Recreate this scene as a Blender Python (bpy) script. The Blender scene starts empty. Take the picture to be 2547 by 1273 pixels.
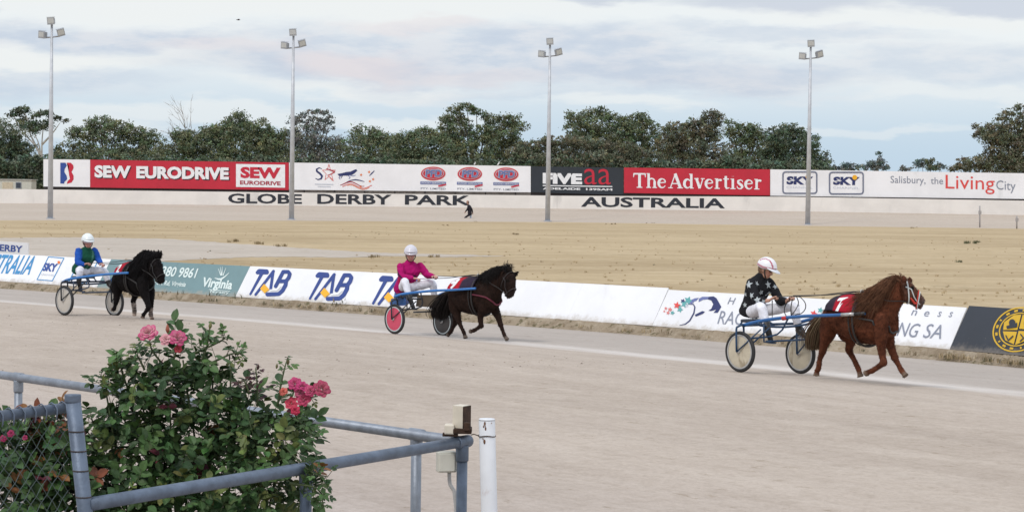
import bpy, bmesh, math, random
import numpy as np
from mathutils import Vector, Matrix
from mathutils.kdtree import KDTree
from mathutils.bvhtree import BVHTree

rng = random.Random(11)
sc = bpy.context.scene
COL = sc.collection
V = Vector
UP = V((0, 0, 1))


def srgb(r, g, b):
    f = lambda c: (c / 255 / 12.92) if c / 255 <= .04045 else ((c / 255 + .055) / 1.055) ** 2.4
    return (f(r), f(g), f(b))


# ------------------------------------------------------------------ camera
FPX, CAMZ, ROLL = 5500.0, 2.1, .0135
PITCH = math.atan(143.5 / FPX)
c_f = V((0, math.cos(PITCH), -math.sin(PITCH)))
c_u0 = V((0, math.sin(PITCH), math.cos(PITCH)))
c_r = V((1, 0, 0)) * math.cos(ROLL) + c_u0 * math.sin(ROLL)
c_u = c_u0 * math.cos(ROLL) - V((1, 0, 0)) * math.sin(ROLL)
CAM = V((0, 0, CAMZ))
cam = bpy.data.cameras.new('camera')
cam.sensor_width = 36
cam.lens = 36 * FPX / 2547
cam.clip_end = 6000
camo = bpy.data.objects.new('camera', cam)
COL.objects.link(camo)
mw = Matrix.Identity(4)
for i, a in enumerate((c_r, c_u, -c_f)):
    for j in range(3):
        mw[j][i] = a[j]
mw.translation = CAM
camo.matrix_world = mw
sc.camera = camo
# ------------------------------------------------------------------ light
sc.view_settings.view_transform = 'Standard'
sc.view_settings.look = 'None'
sc.view_settings.exposure = -0.09
sc.view_settings.gamma = 1
SUN_EL, SUN_AZ = math.radians(50), math.radians(215)   # azimuth clockwise from +Y
sun = bpy.data.lights.new('sun', 'SUN')
sun.energy = 1.45
sun.angle = math.radians(11)
sun.color = (1, .95, .88)
suno = bpy.data.objects.new('sun', sun)
COL.objects.link(suno)
sd = V((math.sin(SUN_AZ) * math.cos(SUN_EL), math.cos(SUN_AZ) * math.cos(SUN_EL), math.sin(SUN_EL)))
suno.rotation_euler = sd.to_track_quat('Z', 'Y').to_euler()

world = bpy.data.worlds.new('World')
sc.world = world
world.use_nodes = True
nt = world.node_tree
nt.nodes.clear()


class NG:
    def __init__(s, t):
        s.t = t

    def n(s, typ, **kw):
        x = s.t.nodes.new(typ)
        for k, v in kw.items():
            setattr(x, k, v)
        return x

    def lk(s, a, b):
        s.t.links.new(a, b)

    def val(s, x, sock):
        if isinstance(x, (int, float)):
            sock.default_value = x
        elif isinstance(x, (tuple, list)):
            v = list(x)
            if len(sock.default_value) == 4 and len(v) == 3:
                v = v + [1]
            sock.default_value = v
        else:
            s.lk(x, sock)

    def math(s, op, a, b=0.0, c=None, clamp=False):
        x = s.n('ShaderNodeMath', operation=op, use_clamp=clamp)
        s.val(a, x.inputs[0]); s.val(b, x.inputs[1])
        if c is not None:
            s.val(c, x.inputs[2])
        return x.outputs[0]

    def mix(s, f, a, b, mode='MIX'):
        x = s.n('ShaderNodeMixRGB', blend_type=mode)
        s.val(f, x.inputs[0]); s.val(a, x.inputs[1]); s.val(b, x.inputs[2])
        return x.outputs[0]

    def ss(s, x, lo, hi, a=0.0, b=1.0):
        m = s.n('ShaderNodeMapRange', interpolation_type='SMOOTHSTEP')
        s.val(x, m.inputs[0]); s.val(lo, m.inputs[1]); s.val(hi, m.inputs[2]); s.val(a, m.inputs[3]); s.val(b, m.inputs[4])
        return m.outputs[0]

    def noise(s, vec, scale, detail=4, rough=.55, dist=0.0):
        x = s.n('ShaderNodeTexNoise')
        if vec is not None:
            s.lk(vec, x.inputs['Vector'])
        x.inputs['Scale'].default_value = scale
        x.inputs['Detail'].default_value = detail
        x.inputs['Roughness'].default_value = rough
        x.inputs['Distortion'].default_value = dist
        return x.outputs['Fac']

    def mapping(s, vec, scale=(1, 1, 1), loc=(0, 0, 0), rot=(0, 0, 0)):
        x = s.n('ShaderNodeMapping')
        s.lk(vec, x.inputs[0])
        x.inputs['Scale'].default_value = scale
        x.inputs['Location'].default_value = loc
        x.inputs['Rotation'].default_value = rot
        return x.outputs[0]


g = NG(nt)
tc = g.n('ShaderNodeTexCoord').outputs['Generated']
sep = g.n('ShaderNodeSeparateXYZ'); g.lk(tc, sep.inputs[0])
dx, dz = sep.outputs[0], sep.outputs[2]
nw1 = g.noise(g.mapping(tc, (14, 14, 60)), 1, 5, .6)
nw2 = g.noise(g.mapping(tc, (11, 11, 45), (3, 1, 7)), 1, 5, .6)
nw3 = g.noise(g.mapping(tc, (30, 30, 130), (9, 4, 2)), 1, 5, .6, .3)
wx = g.math('ADD', dx, g.math('MULTIPLY', g.math('SUBTRACT', nw1, .5), .07))
wz = g.math('ADD', dz, g.math('MULTIPLY', g.math('SUBTRACT', nw2, .5), .030))
wz = g.math('ADD', wz, g.math('MULTIPLY', g.math('SUBTRACT', nw3, .5), .004))


def blobs(lst):
    out = None
    for (px, py, rx, ry, amt) in lst:
        a = (px - 1273.5) / FPX
        e = (493 + .0135 * (px - 1273.5) - py) / FPX
        u = g.math('MULTIPLY', g.math('SUBTRACT', wx, a), FPX / rx)
        v = g.math('MULTIPLY', g.math('SUBTRACT', wz, e), FPX / ry)
        d = g.math('SQRT', g.math('ADD', g.math('MULTIPLY', u, u), g.math('MULTIPLY', v, v)))
        m = g.ss(d, .45, 1.35, amt, 0.0)
        out = m if out is None else g.math('MAXIMUM', out, m)
    return out


base = g.mix(g.ss(dz, .018, .075), srgb(202, 224, 242), srgb(247, 252, 254))
white = blobs([(240, 160, 400, 34, .95), (900, 226, 330, 24, .85), (1900, 212, 420, 22, .7), (1560, 262, 240, 18, .6),
               (500, 290, 500, 22, .6), (700, 20, 900, 40, .9), (2250, 45, 500, 30, .9), (2350, 230, 500, 20, .5),
               (200, 320, 260, 40, .6), (2100, 320, 300, 14, .4), (1000, 300, 260, 16, .6)])
c1 = g.mix(white, base, srgb(249, 252, 252))
grey = blobs([(280, 104, 520, 44, .9), (900, 150, 520, 76, .85), (1380, 140, 460, 66, .9), (1700, 185, 560, 56, .85),
              (2350, 165, 420, 52, .6), 
              (1950, 95, 420, 26, .6), (60, 215, 420, 34, .6), (1250, 235, 500, 18, .4), (-20, 30, 60, 26, .7)])
nz4 = g.noise(g.mapping(tc, (40, 40, 150), (1, 8, 5)), 1, 6, .6)
greyc = g.mix(g.ss(nz4, .40, .66), srgb(200, 213, 232), srgb(224, 227, 237))
c2 = g.mix(g.math('MULTIPLY', grey, g.ss(nz4, .15, .62, 1.0, .72)), c1, greyc)
dkc = blobs([(1540, -2, 190, 24, 1.0), (1930, 8, 270, 34, 1.0), (2400, 4, 330, 28, 1.0), (-30, 28, 70, 30, .8), (1650, 190, 420, 40, .35), (820, 165, 380, 40, .3)])
c2 = g.mix(g.math('MULTIPLY', dkc, .62), c2, srgb(196, 205, 224))
pink = blobs([(900, 165, 190, 40, .55), (1010, 75, 200, 22, .4), (1180, 185, 160, 26, .35), (560, 120, 200, 24, .3)])
c3 = g.mix(pink, c2, srgb(244, 231, 232))
# away from the photographed strip: broken cloud by noise only
nbig = g.noise(g.mapping(tc, (2.2, 2.2, 5)), 1, 6, .6, .4)
high = g.mix(g.ss(nbig, .4, .62), srgb(236, 242, 248), srgb(205, 212, 226))
c4 = g.mix(g.ss(dz, .10, .22), c3, high)
boost = g.ss(dz, .10, .9, 1.0, 1.5)
bcol = g.mix(1.0, c4, g.n('ShaderNodeCombineXYZ').outputs[0], 'MULTIPLY')
cmb = nt.nodes[-1] if False else [n for n in nt.nodes if n.type == 'COMBXYZ'][0]
for i in range(3):
    g.lk(boost, cmb.inputs[i])
sky = g.n('ShaderNodeTexSky')
sky.sky_type = 'NISHITA'
sky.sun_disc = False
sky.sun_elevation = SUN_EL
sky.sun_rotation = SUN_AZ
scl = g.n('ShaderNodeVectorMath', operation='SCALE')
g.lk(bcol, scl.inputs[0]); scl.inputs['Scale'].default_value = 10.0
final = g.mix(.06, scl.outputs[0], sky.outputs[0])
bg = g.n('ShaderNodeBackground')
g.lk(final, bg.inputs[0]); bg.inputs[1].default_value = .1
wo = g.n('ShaderNodeOutputWorld')
g.lk(bg.outputs[0], wo.inputs[0])


# ------------------------------------------------------------------ pixel -> place
def ray(x, y):
    return c_f + c_r * ((x - 1273.5) / FPX) - c_u * ((y - 636.5) / FPX)


def at_z(x, y, z):
    d = ray(x, y)
    return CAM + d * ((z - CAMZ) / d.z)


def at_y(x, y, Y):
    d = ray(x, y)
    return CAM + d * (Y / d.y)


def on_plane(x, y, p, n):
    d = ray(x, y)
    return CAM + d * ((p - CAM).dot(n) / d.dot(n))


def project(p):
    q = p - CAM
    z = q.dot(c_f)
    return (1273.5 + FPX * q.dot(c_r) / z, 636.5 - FPX * q.dot(c_u) / z)


# inner fence line (bottom edge of the boards)
ZF = .05
FPXL = [(-300, 679), (0, 699), (585, 738), (982, 764), (1600, 808), (2360, 868), (2547, 884), (2800, 906)]
fl = [at_z(a, b, ZF) for a, b in FPXL]
PL = [fl[0] + (fl[0] - fl[1]) * 12] + fl + [fl[-1] + (fl[-1] - fl[-2]) * 12]
PLn = np.array([[p.x, p.y] for p in PL])


def tdist(x, y):
    best, s = 1e18, 0
    p = np.array([x, y])
    for a, b in zip(PLn[:-1], PLn[1:]):
        ab = b - a
        L = np.hypot(*ab)
        q = min(1, max(0, float(np.dot(p - a, ab)) / L / L))
        c = a + ab * q
        d = float(np.hypot(*(p - c)))
        if d < best:
            best = d
            s = float(np.dot(p - c, (ab[1] / L, -ab[0] / L)))
    return math.copysign(best, s)


def hz(t):
    q = min(1, max(0, (t - 3.0) / 4.2))
    q = q * q * (3 - 2 * q) * .4 + q * .6
    return -.1 + .24 * q


def gh(x, y):
    return hz(tdist(x, y))


def on_ground(x, y):
    """first hit of the pixel's ray with the near track"""
    d = ray(x, y)
    lo = 3.0
    s = lo
    while s < 120:
        p = CAM + d * s
        if p.z < gh(p.x, p.y):
            a, b = s - .25, s
            for _ in range(24):
                m = (a + b) / 2
                q = CAM + d * m
                if q.z < gh(q.x, q.y):
                    b = m
                else:
                    a = m
            return CAM + d * b
        s += .25
    return at_z(x, y, -.1)


# ------------------------------------------------------------------ object helpers
def wloc(o):
    v = V((0, 0, 0))
    while o is not None:
        v += o.location
        o = o.parent
    return v


def tag(o, label=None, cat=None, group=None, kind=None):
    if label: o['label'] = label
    if cat: o['category'] = cat
    if group: o['group'] = group
    if kind: o['kind'] = kind
    return o


def thing(name, loc, label, cat, group=None):
    o = bpy.data.objects.new(name, None)
    o.empty_display_size = .2
    COL.objects.link(o)
    o.location = loc
    return tag(o, label, cat, group)


def link(name, data, mat, parent=None, base=None, smooth=True):
    """data: bmesh or mesh with WORLD coordinates"""
    if isinstance(data, bmesh.types.BMesh):
        me = bpy.data.meshes.new(name)
        data.normal_update()
        data.to_mesh(me)
        data.free()
    else:
        me = data
        me.name = name
    o = bpy.data.objects.new(name, me)
    COL.objects.link(o)
    if parent is not None:
        off = wloc(parent)
        o.parent = parent
    else:
        off = V(base) if base is not None else V((0, 0, 0))
        o.location = off
    if off.length > 0:
        me.transform(Matrix.Translation(-off))
    if mat is not None:
        for m in (mat if isinstance(mat, (list, tuple)) else [mat]):
            me.materials.append(m)
    if smooth:
        me.polygons.foreach_set('use_smooth', [True] * len(me.polygons))
    return o


def mesh_np(name, verts, faces, cols=None):
    me = bpy.data.meshes.new(name)
    me.from_pydata([tuple(v) for v in verts], [], faces)
    if cols is not None:
        at = me.color_attributes.new('Col', 'FLOAT_COLOR', 'POINT')
        arr = np.ones((len(verts), 4), np.float32)
        arr[:, :3] = cols
        at.data.foreach_set('color', arr.ravel())
    me.update()
    return me


# ------------------------------------------------------------------ materials
MATS = {}


def mat(name, col, rough=.6, var=.12, scale=8, bump=0.0, bscale=60, metal=0.0, vcol=False, stain=None, coat=0.0, sheen=0.0, coord='Object', spec=.5, splash=None):
    if name in MATS:
        return MATS[name]
    m = bpy.data.materials.new(name)
    m.use_nodes = True
    t = m.node_tree
    b = t.nodes['Principled BSDF']
    q = NG(t)
    co = q.n('ShaderNodeTexCoord').outputs[coord]
    nz = q.noise(co, scale, 5, .6)
    if vcol:
        at = q.n('ShaderNodeAttribute', attribute_name='Col')
        c = at.outputs['Color']
    else:
        c = tuple(col) + (1,)
    lo = q.mix(1.0, c, (1 - var, 1 - var, 1 - var, 1), 'MULTIPLY')
    hi = q.mix(1.0, c, (1 + var, 1 + var, 1 + var, 1), 'MULTIPLY')
    out = q.mix(q.ss(nz, .3, .7), lo, hi)
    if stain:
        scol, amt, ssc = stain
        n2 = q.noise(q.mapping(co, (1, 1, .35)), ssc, 6, .65, .4)
        out = q.mix(q.ss(n2, .62 - .25 * amt, .80 - .2 * amt, 0.0, min(1.0, .4 + amt)), out, tuple(scol) + (1,))
    q.lk(out, b.inputs['Base Color'])
    b.inputs['Roughness'].default_value = rough
    b.inputs['Metallic'].default_value = metal
    b.inputs['Specular IOR Level'].default_value = spec
    if coat: b.inputs['Coat Weight'].default_value = coat
    if sheen:
        b.inputs['Sheen Weight'].default_value = sheen
    if bump:
        bp = q.n('ShaderNodeBump')
        bp.inputs['Strength'].default_value = bump
        bp.inputs['Distance'].default_value = .02
        q.lk(q.noise(co, bscale, 4, .6), bp.inputs['Height'])
        q.lk(bp.outputs[0], b.inputs['Normal'])
    if splash:
        sg = q.n('ShaderNodeSeparateXYZ'); q.lk(q.n('ShaderNodeTexCoord').outputs['Generated'], sg.inputs[0])
        n3 = q.noise(co, 5, 6, .7)
        hgt = q.math('ADD', sg.outputs[2], q.math('MULTIPLY', q.math('SUBTRACT', n3, .5), .55))
        cur = b.inputs['Base Color'].links[0].from_socket
        x = q.mix(q.ss(hgt, .0, .20, .6, 0.0), cur, tuple(splash) + (1,))
        n5 = q.noise(co, 28, 3, .8)
        x = q.mix(q.ss(n5, .66, .74, 0, .45), x, tuple(splash) + (1,))
        q.lk(x, b.inputs['Base Color'])
    MATS[name] = m
    return m


# ------------------------------------------------------------------ mesh helpers
def frames(pts):
    n = len(pts)
    T = []
    for i in range(n):
        a = pts[max(0, i - 1)]; b = pts[min(n - 1, i + 1)]
        d = b - a
        T.append(d.normalized() if d.length > 1e-9 else V((0, 0, 1)))
    ref = V((0, 0, 1)) if abs(T[0].z) < .9 else V((1, 0, 0))
    A = (ref - T[0] * ref.dot(T[0])).normalized()
    out = []
    for i in range(n):
        A = A - T[i] * A.dot(T[i])
        if A.length < 1e-6:
            A = T[i].orthogonal()
        A.normalize()
        out.append((T[i], A.copy(), T[i].cross(A)))
    return out


def spline(pts, rads, k=4):
    """Catmull-Rom resample"""
    P = [V(p) for p in pts]
    n = len(P)
    if n < 3 or k < 2:
        return P, list(rads)
    op, orr = [], []
    for i in range(n - 1):
        p0 = P[i - 1] if i else P[i] * 2 - P[i + 1]
        p1, p2 = P[i], P[i + 1]
        p3 = P[i + 2] if i + 2 < n else P[i + 1] * 2 - P[i]
        for j in range(k):
            t = j / k
            op.append(.5 * ((2 * p1) + (p2 - p0) * t + (2 * p0 - 5 * p1 + 4 * p2 - p3) * t * t + (3 * p1 - p0 - 3 * p2 + p3) * t ** 3))
            orr.append(rads[i] * (1 - t) + rads[i + 1] * t)
    op.append(P[-1]); orr.append(rads[-1])
    return op, orr


def tube(bm, pts, rads, n=10, k=1, round_caps=False):
    if isinstance(rads, (int, float)):
        rads = [rads] * len(pts)
    pts = [V(p) for p in pts]
    if k > 1:
        pts, rads = spline(pts, rads, k)
    if round_caps:
        d0 = (pts[0] - pts[1]).normalized(); d1 = (pts[-1] - pts[-2]).normalized()
        r0, r1 = rads[0], rads[-1]
        pts = [pts[0] + d0 * r0 * .95, pts[0] + d0 * r0 * .7] + pts + [pts[-1] + d1 * r1 * .7, pts[-1] + d1 * r1 * .95]
        rads = [r0 * .25, r0 * .7] + list(rads) + [r1 * .7, r1 * .25]
    fr = frames(pts)
    rings = []
    for p, r, (T, A, B) in zip(pts, rads, fr):
        rings.append([bm.verts.new(p + (A * math.cos(2 * math.pi * j / n) + B * math.sin(2 * math.pi * j / n)) * r) for j in range(n)])
    for a, b in zip(rings[:-1], rings[1:]):
        for j in range(n):
            bm.faces.new((a[j], a[(j + 1) % n], b[(j + 1) % n], b[j]))
    bm.faces.new(rings[0][::-1]); bm.faces.new(rings[-1])
    return rings


def ellipsoid(bm, c, axes, n=12, m=8):
    """axes: three vectors (radii included)"""
    a, b, d = [V(x) for x in axes]
    c = V(c)
    top = bm.verts.new(c + d); bot = bm.verts.new(c - d)
    rings = []
    for i in range(1, m):
        th = math.pi * i / m
        rings.append([bm.verts.new(c + d * math.cos(th) + (a * math.cos(2 * math.pi * j / n) + b * math.sin(2 * math.pi * j / n)) * math.sin(th)) for j in range(n)])
    for j in range(n):
        bm.faces.new((top, rings[0][j], rings[0][(j + 1) % n]))
        bm.faces.new((bot, rings[-1][(j + 1) % n], rings[-1][j]))
    for r1, r2 in zip(rings[:-1], rings[1:]):
        for j in range(n):
            bm.faces.new((r1[j], r2[j], r2[(j + 1) % n], r1[(j + 1) % n]))


def ball(bm, c, r, n=12, m=8):
    ellipsoid(bm, c, ((r, 0, 0), (0, r, 0), (0, 0, r)), n, m)


def box(bm, c, ax, ay, az, bev=0.0):
    """box with half-axis vectors"""
    c, ax, ay, az = V(c), V(ax), V(ay), V(az)
    vs = [bm.verts.new(c + ax * i + ay * j + az * k) for i in (-1, 1) for j in (-1, 1) for k in (-1, 1)]
    fs = [(0, 1, 3, 2), (4, 6, 7, 5), (0, 4, 5, 1), (2, 3, 7, 6), (0, 2, 6, 4), (1, 5, 7, 3)]
    faces = [bm.faces.new([vs[i] for i in f]) for f in fs]
    if bev > 0:
        es = list({e for f in faces for e in f.edges})
        bmesh.ops.bevel(bm, geom=es, offset=bev, segments=2, affect='EDGES', profile=.5)


class Loft:
    """stations: (C, U, S) with U half-height vector and S half-width vector"""
    def __init__(s, st):
        s.st = st

    def eval(s, u, ang, off=0.0):
        n = len(s.st) - 1
        x = min(max(u, 0), 1) * n
        i = min(int(x), n - 1)
        t = x - i
        def cr(k):
            P = [st[k] for st in s.st]
            p1, p2 = P[i], P[i + 1]
            p0 = P[i - 1] if i else p1 * 2 - p2
            p3 = P[i + 2] if i + 2 <= n else p2 * 2 - p1
            return .5 * ((2 * p1) + (p2 - p0) * t + (2 * p0 - 5 * p1 + 4 * p2 - p3) * t * t + (3 * p1 - p0 - 3 * p2 + p3) * t ** 3)
        C, U, S = cr(0), cr(1), cr(2)
        lu, ls = max(U.length, 1e-6), max(S.length, 1e-6)
        cu, su = math.cos(ang), math.sin(ang)
        e = .88
        pu = math.copysign(abs(cu) ** e, cu); ps = math.copysign(abs(su) ** e, su)
        return C + U * pu * (1 + off / lu) + S * ps * (1 + off / ls)

    def mesh(s, bm, nu=20, na=20):
        rings = [[bm.verts.new(s.eval(i / nu, 2 * math.pi * j / na)) for j in range(na)] for i in range(nu + 1)]
        for a, b in zip(rings[:-1], rings[1:]):
            for j in range(na):
                bm.faces.new((a[j], a[(j + 1) % na], b[(j + 1) % na], b[j]))
        for r, fl in ((rings[0], 1), (rings[-1], 0)):
            bm.faces.new(r[::-1] if fl else r)

    def ring(s, u, off, a0=0, a1=2 * math.pi, n=24):
        return [s.eval(u, a0 + (a1 - a0) * i / n, off) for i in range(n + 1)]


def stations(spec, conv, side):
    """spec rows: (topx,topy,botx,boty,lat,w)"""
    rows = []
    for (a, b, c, d, lat, w) in spec:
        top = conv(a, b, lat); bot = conv(c, d, lat)
        rows.append(((top + bot) / 2, (top - bot) / 2, w))
    out = []
    for i, (C, U, w) in enumerate(rows):
        T = rows[min(i + 1, len(rows) - 1)][0] - rows[max(i - 1, 0)][0]
        S = T.cross(U)
        S = S.normalized() if S.length > 1e-6 else side
        if S.dot(side) < 0: S = -S
        out.append((C, U, S * w))
    return out


def union(prims, voxel, smooth=6, fac=.5):
    """prims: list of (bmesh, colour). One watertight surface with colours."""
    big = bmesh.new()
    pts, cols = [], []
    for b, c in prims:
        me = bpy.data.meshes.new('tmp')
        bmesh.ops.recalc_face_normals(b, faces=b.faces)
        b.to_mesh(me)
        big.from_mesh(me)
        for v in b.verts:
            pts.append(v.co.copy()); cols.append(c)
        for f in b.faces:
            pts.append(f.calc_center_median()); cols.append(c)
        b.free()
        bpy.data.meshes.remove(me)
    me = bpy.data.meshes.new('tmp')
    big.to_mesh(me); big.free()
    o = bpy.data.objects.new('tmp', me)
    COL.objects.link(o)
    md = o.modifiers.new('r', 'REMESH'); md.mode = 'VOXEL'; md.voxel_size = voxel
    if smooth:
        ms = o.modifiers.new('s', 'SMOOTH'); ms.iterations = smooth; ms.factor = fac
    dg = bpy.context.evaluated_depsgraph_get()
    dg.update()
    res = bpy.data.meshes.new_from_object(o.evaluated_get(dg))
    bpy.data.objects.remove(o); bpy.data.meshes.remove(me)
    kd = KDTree(len(pts))
    for i, p in enumerate(pts):
        kd.insert(p, i)
    kd.balance()
    at = res.color_attributes.new('Col', 'FLOAT_COLOR', 'POINT')
    arr = np.ones((len(res.vertices), 4), np.float32)
    for i, v in enumerate(res.vertices):
        hits = kd.find_n(v.co, 3)
        w = [1 / (h[2] + 1e-4) for h in hits]
        s = sum(w)
        for k in range(3):
            arr[i, k] = sum(cols[h[1]][k] * ww for h, ww in zip(hits, w)) / s
    at.data.foreach_set('color', arr.ravel())
    return res


def bvh_of(me):
    return BVHTree.FromPolygons([v.co.copy() for v in me.vertices], [tuple(p.vertices) for p in me.polygons])


# ------------------------------------------------------------------ lettering
_tc = {}


def text_polys(s, bold=0.0):
    key = (s, bold)
    if key in _tc:
        return _tc[key]
    cu = bpy.data.curves.new('t', 'FONT')
    cu.body = s
    cu.offset = bold
    cu.resolution_u = 3
    cu.fill_mode = 'FRONT'
    o = bpy.data.objects.new('t', cu)
    COL.objects.link(o)
    dg = bpy.context.evaluated_depsgraph_get()
    dg.update()
    me = bpy.data.meshes.new_from_object(o.evaluated_get(dg))
    vs = np.array([[v.co.x, v.co.y] for v in me.vertices])
    fs = [tuple(p.vertices) for p in me.polygons]
    bpy.data.objects.remove(o); bpy.data.curves.remove(cu); bpy.data.meshes.remove(me)
    mn, mx = vs.min(0), vs.max(0)
    _tc[key] = ((vs - mn) / (mx - mn), fs)
    return _tc[key]


class Face:
    """A flat sign face: collects lettering and marks per colour, then links them as children."""
    def __init__(s, p, n, eps):
        s.p, s.n, s.eps, s.layers, s.k, s.m = p, n, eps, {}, 0, 0

    def mark(s):
        """start a new emblem: every mark on a sign is a part of its own"""
        s.m += 1

    def on(s, x, y, lift=0.0):
        return on_plane(x, y, s.p + s.n * lift, s.n)

    def _bm(s, col, kind='emblem'):
        key = (col, s.m, kind)
        if key not in s.layers:
            s.layers[key] = bmesh.new()
        return s.layers[key]

    def poly(s, col, pts, lv=1):
        s.k += 1
        z = s.eps * (lv + .012 * (s.k % 40))
        bm = s._bm(col)
        vs = [bm.verts.new(s.on(x, y, z)) for x, y in pts]
        try:
            f = bm.faces.new(vs)
        except ValueError:
            return
        if len(vs) > 4:
            bmesh.ops.triangulate(bm, faces=[f])

    def stroke(s, col, pts, w, lv=1, closed=False, joints=True):
        P = list(pts) + ([pts[0]] if closed else [])
        ws = w if isinstance(w, (list, tuple)) else [w] * len(P)
        for (a, b, wa, wb) in zip(P[:-1], P[1:], ws[:-1], ws[1:]):
            dx_, dy_ = b[0] - a[0], b[1] - a[1]
            L = math.hypot(dx_, dy_) or 1
            nx, ny = -dy_ / L, dx_ / L
            s.poly(col, [(a[0] + nx * wa / 2, a[1] + ny * wa / 2), (b[0] + nx * wb / 2, b[1] + ny * wb / 2),
                         (b[0] - nx * wb / 2, b[1] - ny * wb / 2), (a[0] - nx * wa / 2, a[1] - ny * wa / 2)], lv)
        if joints:
            for p, ww in list(zip(P, ws)):
                s.disc(col, p[0], p[1], ww / 2, ww / 2, lv, 10)

    def disc(s, col, cx, cy, rx, ry, lv=1, n=24, a0=0, a1=2 * math.pi):
        full = abs(a1 - a0) > 6.28
        pts = [(cx + rx * math.cos(a0 + (a1 - a0) * i / n), cy + ry * math.sin(a0 + (a1 - a0) * i / n)) for i in range(n + (0 if full else 1))]
        if not full: pts.append((cx, cy))
        s.poly(col, pts, lv)

    def star(s, col, cx, cy, r, rot=0.0, lv=1, inner=.42):
        s.mark()
        pts = []
        for i in range(10):
            q = r if i % 2 == 0 else r * inner
            a = rot - math.pi / 2 + i * math.pi / 5
            pts.append((cx + q * math.cos(a), cy + q * math.sin(a)))
        for i in range(0, 10):
            s.poly(col, [(cx, cy), pts[i], pts[(i + 1) % 10]], lv)
        s.mark()

    def text(s, col, st, bl, br, tl, bold=0.0, lv=1):
        vs, fs = text_polys(st, bold)
        s.k += 1
        z = s.eps * (lv + .012 * (s.k % 40))
        s.mark()
        bm = s._bm(col, 'lettering')
        s.mark()
        pv = []
        for (u, v) in vs:
            pv.append(bm.verts.new(s.on(bl[0] + u * (br[0] - bl[0]) + v * (tl[0] - bl[0]), bl[1] + u * (br[1] - bl[1]) + v * (tl[1] - bl[1]), z)))
        for f in fs:
            try:
                bm.faces.new([pv[i] for i in f])
            except ValueError:
                pass

    def build(s, parent):
        for (col, _, kind), bm in s.layers.items():
            # make every face look to the viewer side
            for f in bm.faces:
                f.normal_update()
                if f.normal.dot(s.n) < 0:
                    f.normal_flip()
            nm, rgb = PAINT[col]
            link(kind, bm, mat('paint_' + col, rgb, .55, .06, 3), parent, smooth=False)


PAINT = {
    'white': ('white', srgb(236, 236, 238)), 'red': ('red', srgb(196, 34, 58)), 'darkred': ('darkred', srgb(165, 30, 55)),
    'navy': ('navy', srgb(38, 48, 100)), 'blue': ('blue', srgb(45, 75, 150)), 'tab': ('tab', srgb(42, 66, 135)), 'sky': ('sky', srgb(60, 140, 195)),
    'black': ('black', srgb(38, 42, 52)), 'grey': ('grey', srgb(135, 140, 155)), 'pale': ('pale', srgb(198, 202, 212)),
    'yellow': ('yellow', srgb(240, 178, 40)), 'orange': ('orange', srgb(230, 120, 50)), 'salmon': ('salmon', srgb(222, 130, 125)),
    'shadow': ('shadow', srgb(60, 40, 50)), 'steel': ('steel', srgb(105, 115, 165)), 'gold': ('gold', srgb(205, 165, 35)),
    'teal': ('teal', srgb(95, 165, 165)), 'palegreen': ('palegreen', srgb(215, 228, 225)), 'livingred': ('livingred', srgb(220, 75, 70)),
}

# ================================================================== SETTING
def ground_mat(name, cols, coord='Object', streak=(1, 1, 1), speck=None, bump=.25, s1=.25, s2=2.2, s3=14, fine=60, patch=None):
    """cols: (dark, mid, light) worn ground seen at a grazing angle"""
    m = bpy.data.materials.new(name)
    m.use_nodes = True
    t = m.node_tree
    b = t.nodes['Principled BSDF']
    q = NG(t)
    tcn = q.n('ShaderNodeTexCoord')
    co = tcn.outputs[coord]
    mp = q.mapping(co, streak)
    a = q.noise(mp, s1, 5, .6, .3)
    c = q.noise(mp, s2, 5, .65)
    d = q.noise(co, s3, 4, .7)
    e = q.noise(co, fine, 3, .7)
    x = q.mix(q.ss(a, .36, .64), cols[0], cols[1])
    x = q.mix(q.ss(c, .42, .70, 0, .75), x, cols[2])
    dk = q.mix(1.0, x, (.80, .78, .75, 1), 'MULTIPLY')
    x = q.mix(q.ss(d, .30, .60, .55, 0), x, dk)
    x = q.mix(q.ss(e, .36, .62, .5, 0), x, q.mix(1.0, x, (.80, .79, .78, 1), 'MULTIPLY'))
    if speck:
        sp = q.noise(q.mapping(co, (1, 1, 1), (7, 3, 1)), speck[1], 6, .75)
        x = q.mix(q.ss(sp, speck[2], speck[2] + .07, 0, speck[3]), x, speck[0])
    if patch:
        x = patch(q, tcn, x)
    q.val(x, b.inputs['Base Color'])
    b.inputs['Roughness'].default_value = .95
    b.inputs['Specular IOR Level'].default_value = .15
    bp = q.n('ShaderNodeBump')
    bp.inputs['Strength'].default_value = bump
    bp.inputs['Distance'].default_value = .03
    q.lk(d, bp.inputs['Height'])
    q.lk(bp.outputs[0], b.inputs['Normal'])
    return m


M_GRASS = ground_mat('dry_grass', ((.405, .305, .180), (.50, .388, .238), (.585, .468, .305)), streak=(.5, 1.5, 1),
                     speck=((.27, .21, .12), .30, .60, .5), s1=.05, s2=.32, s3=1.2, fine=6)
M_FAR = ground_mat('far_sand', ((.49, .415, .345), (.52, .445, .375), (.55, .475, .405)), streak=(.3, 1.5, 1), s1=.06, s2=.5, s3=3, fine=20)
M_PATH = ground_mat('path_sand', ((.47, .41, .35), (.525, .46, .395), (.55, .49, .425)), streak=(.5, 1.4, 1), speck=((.30, .24, .15), .6, .60, .7), s1=.12, s2=.8, s3=3, fine=15)
M_SOIL = ground_mat('soil', ((.25, .195, .135), (.34, .275, .20), (.44, .37, .285)), s1=1.2, s2=4, s3=14, fine=50, speck=((.09, .08, .035), 5, .55, .8), bump=.6)


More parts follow.
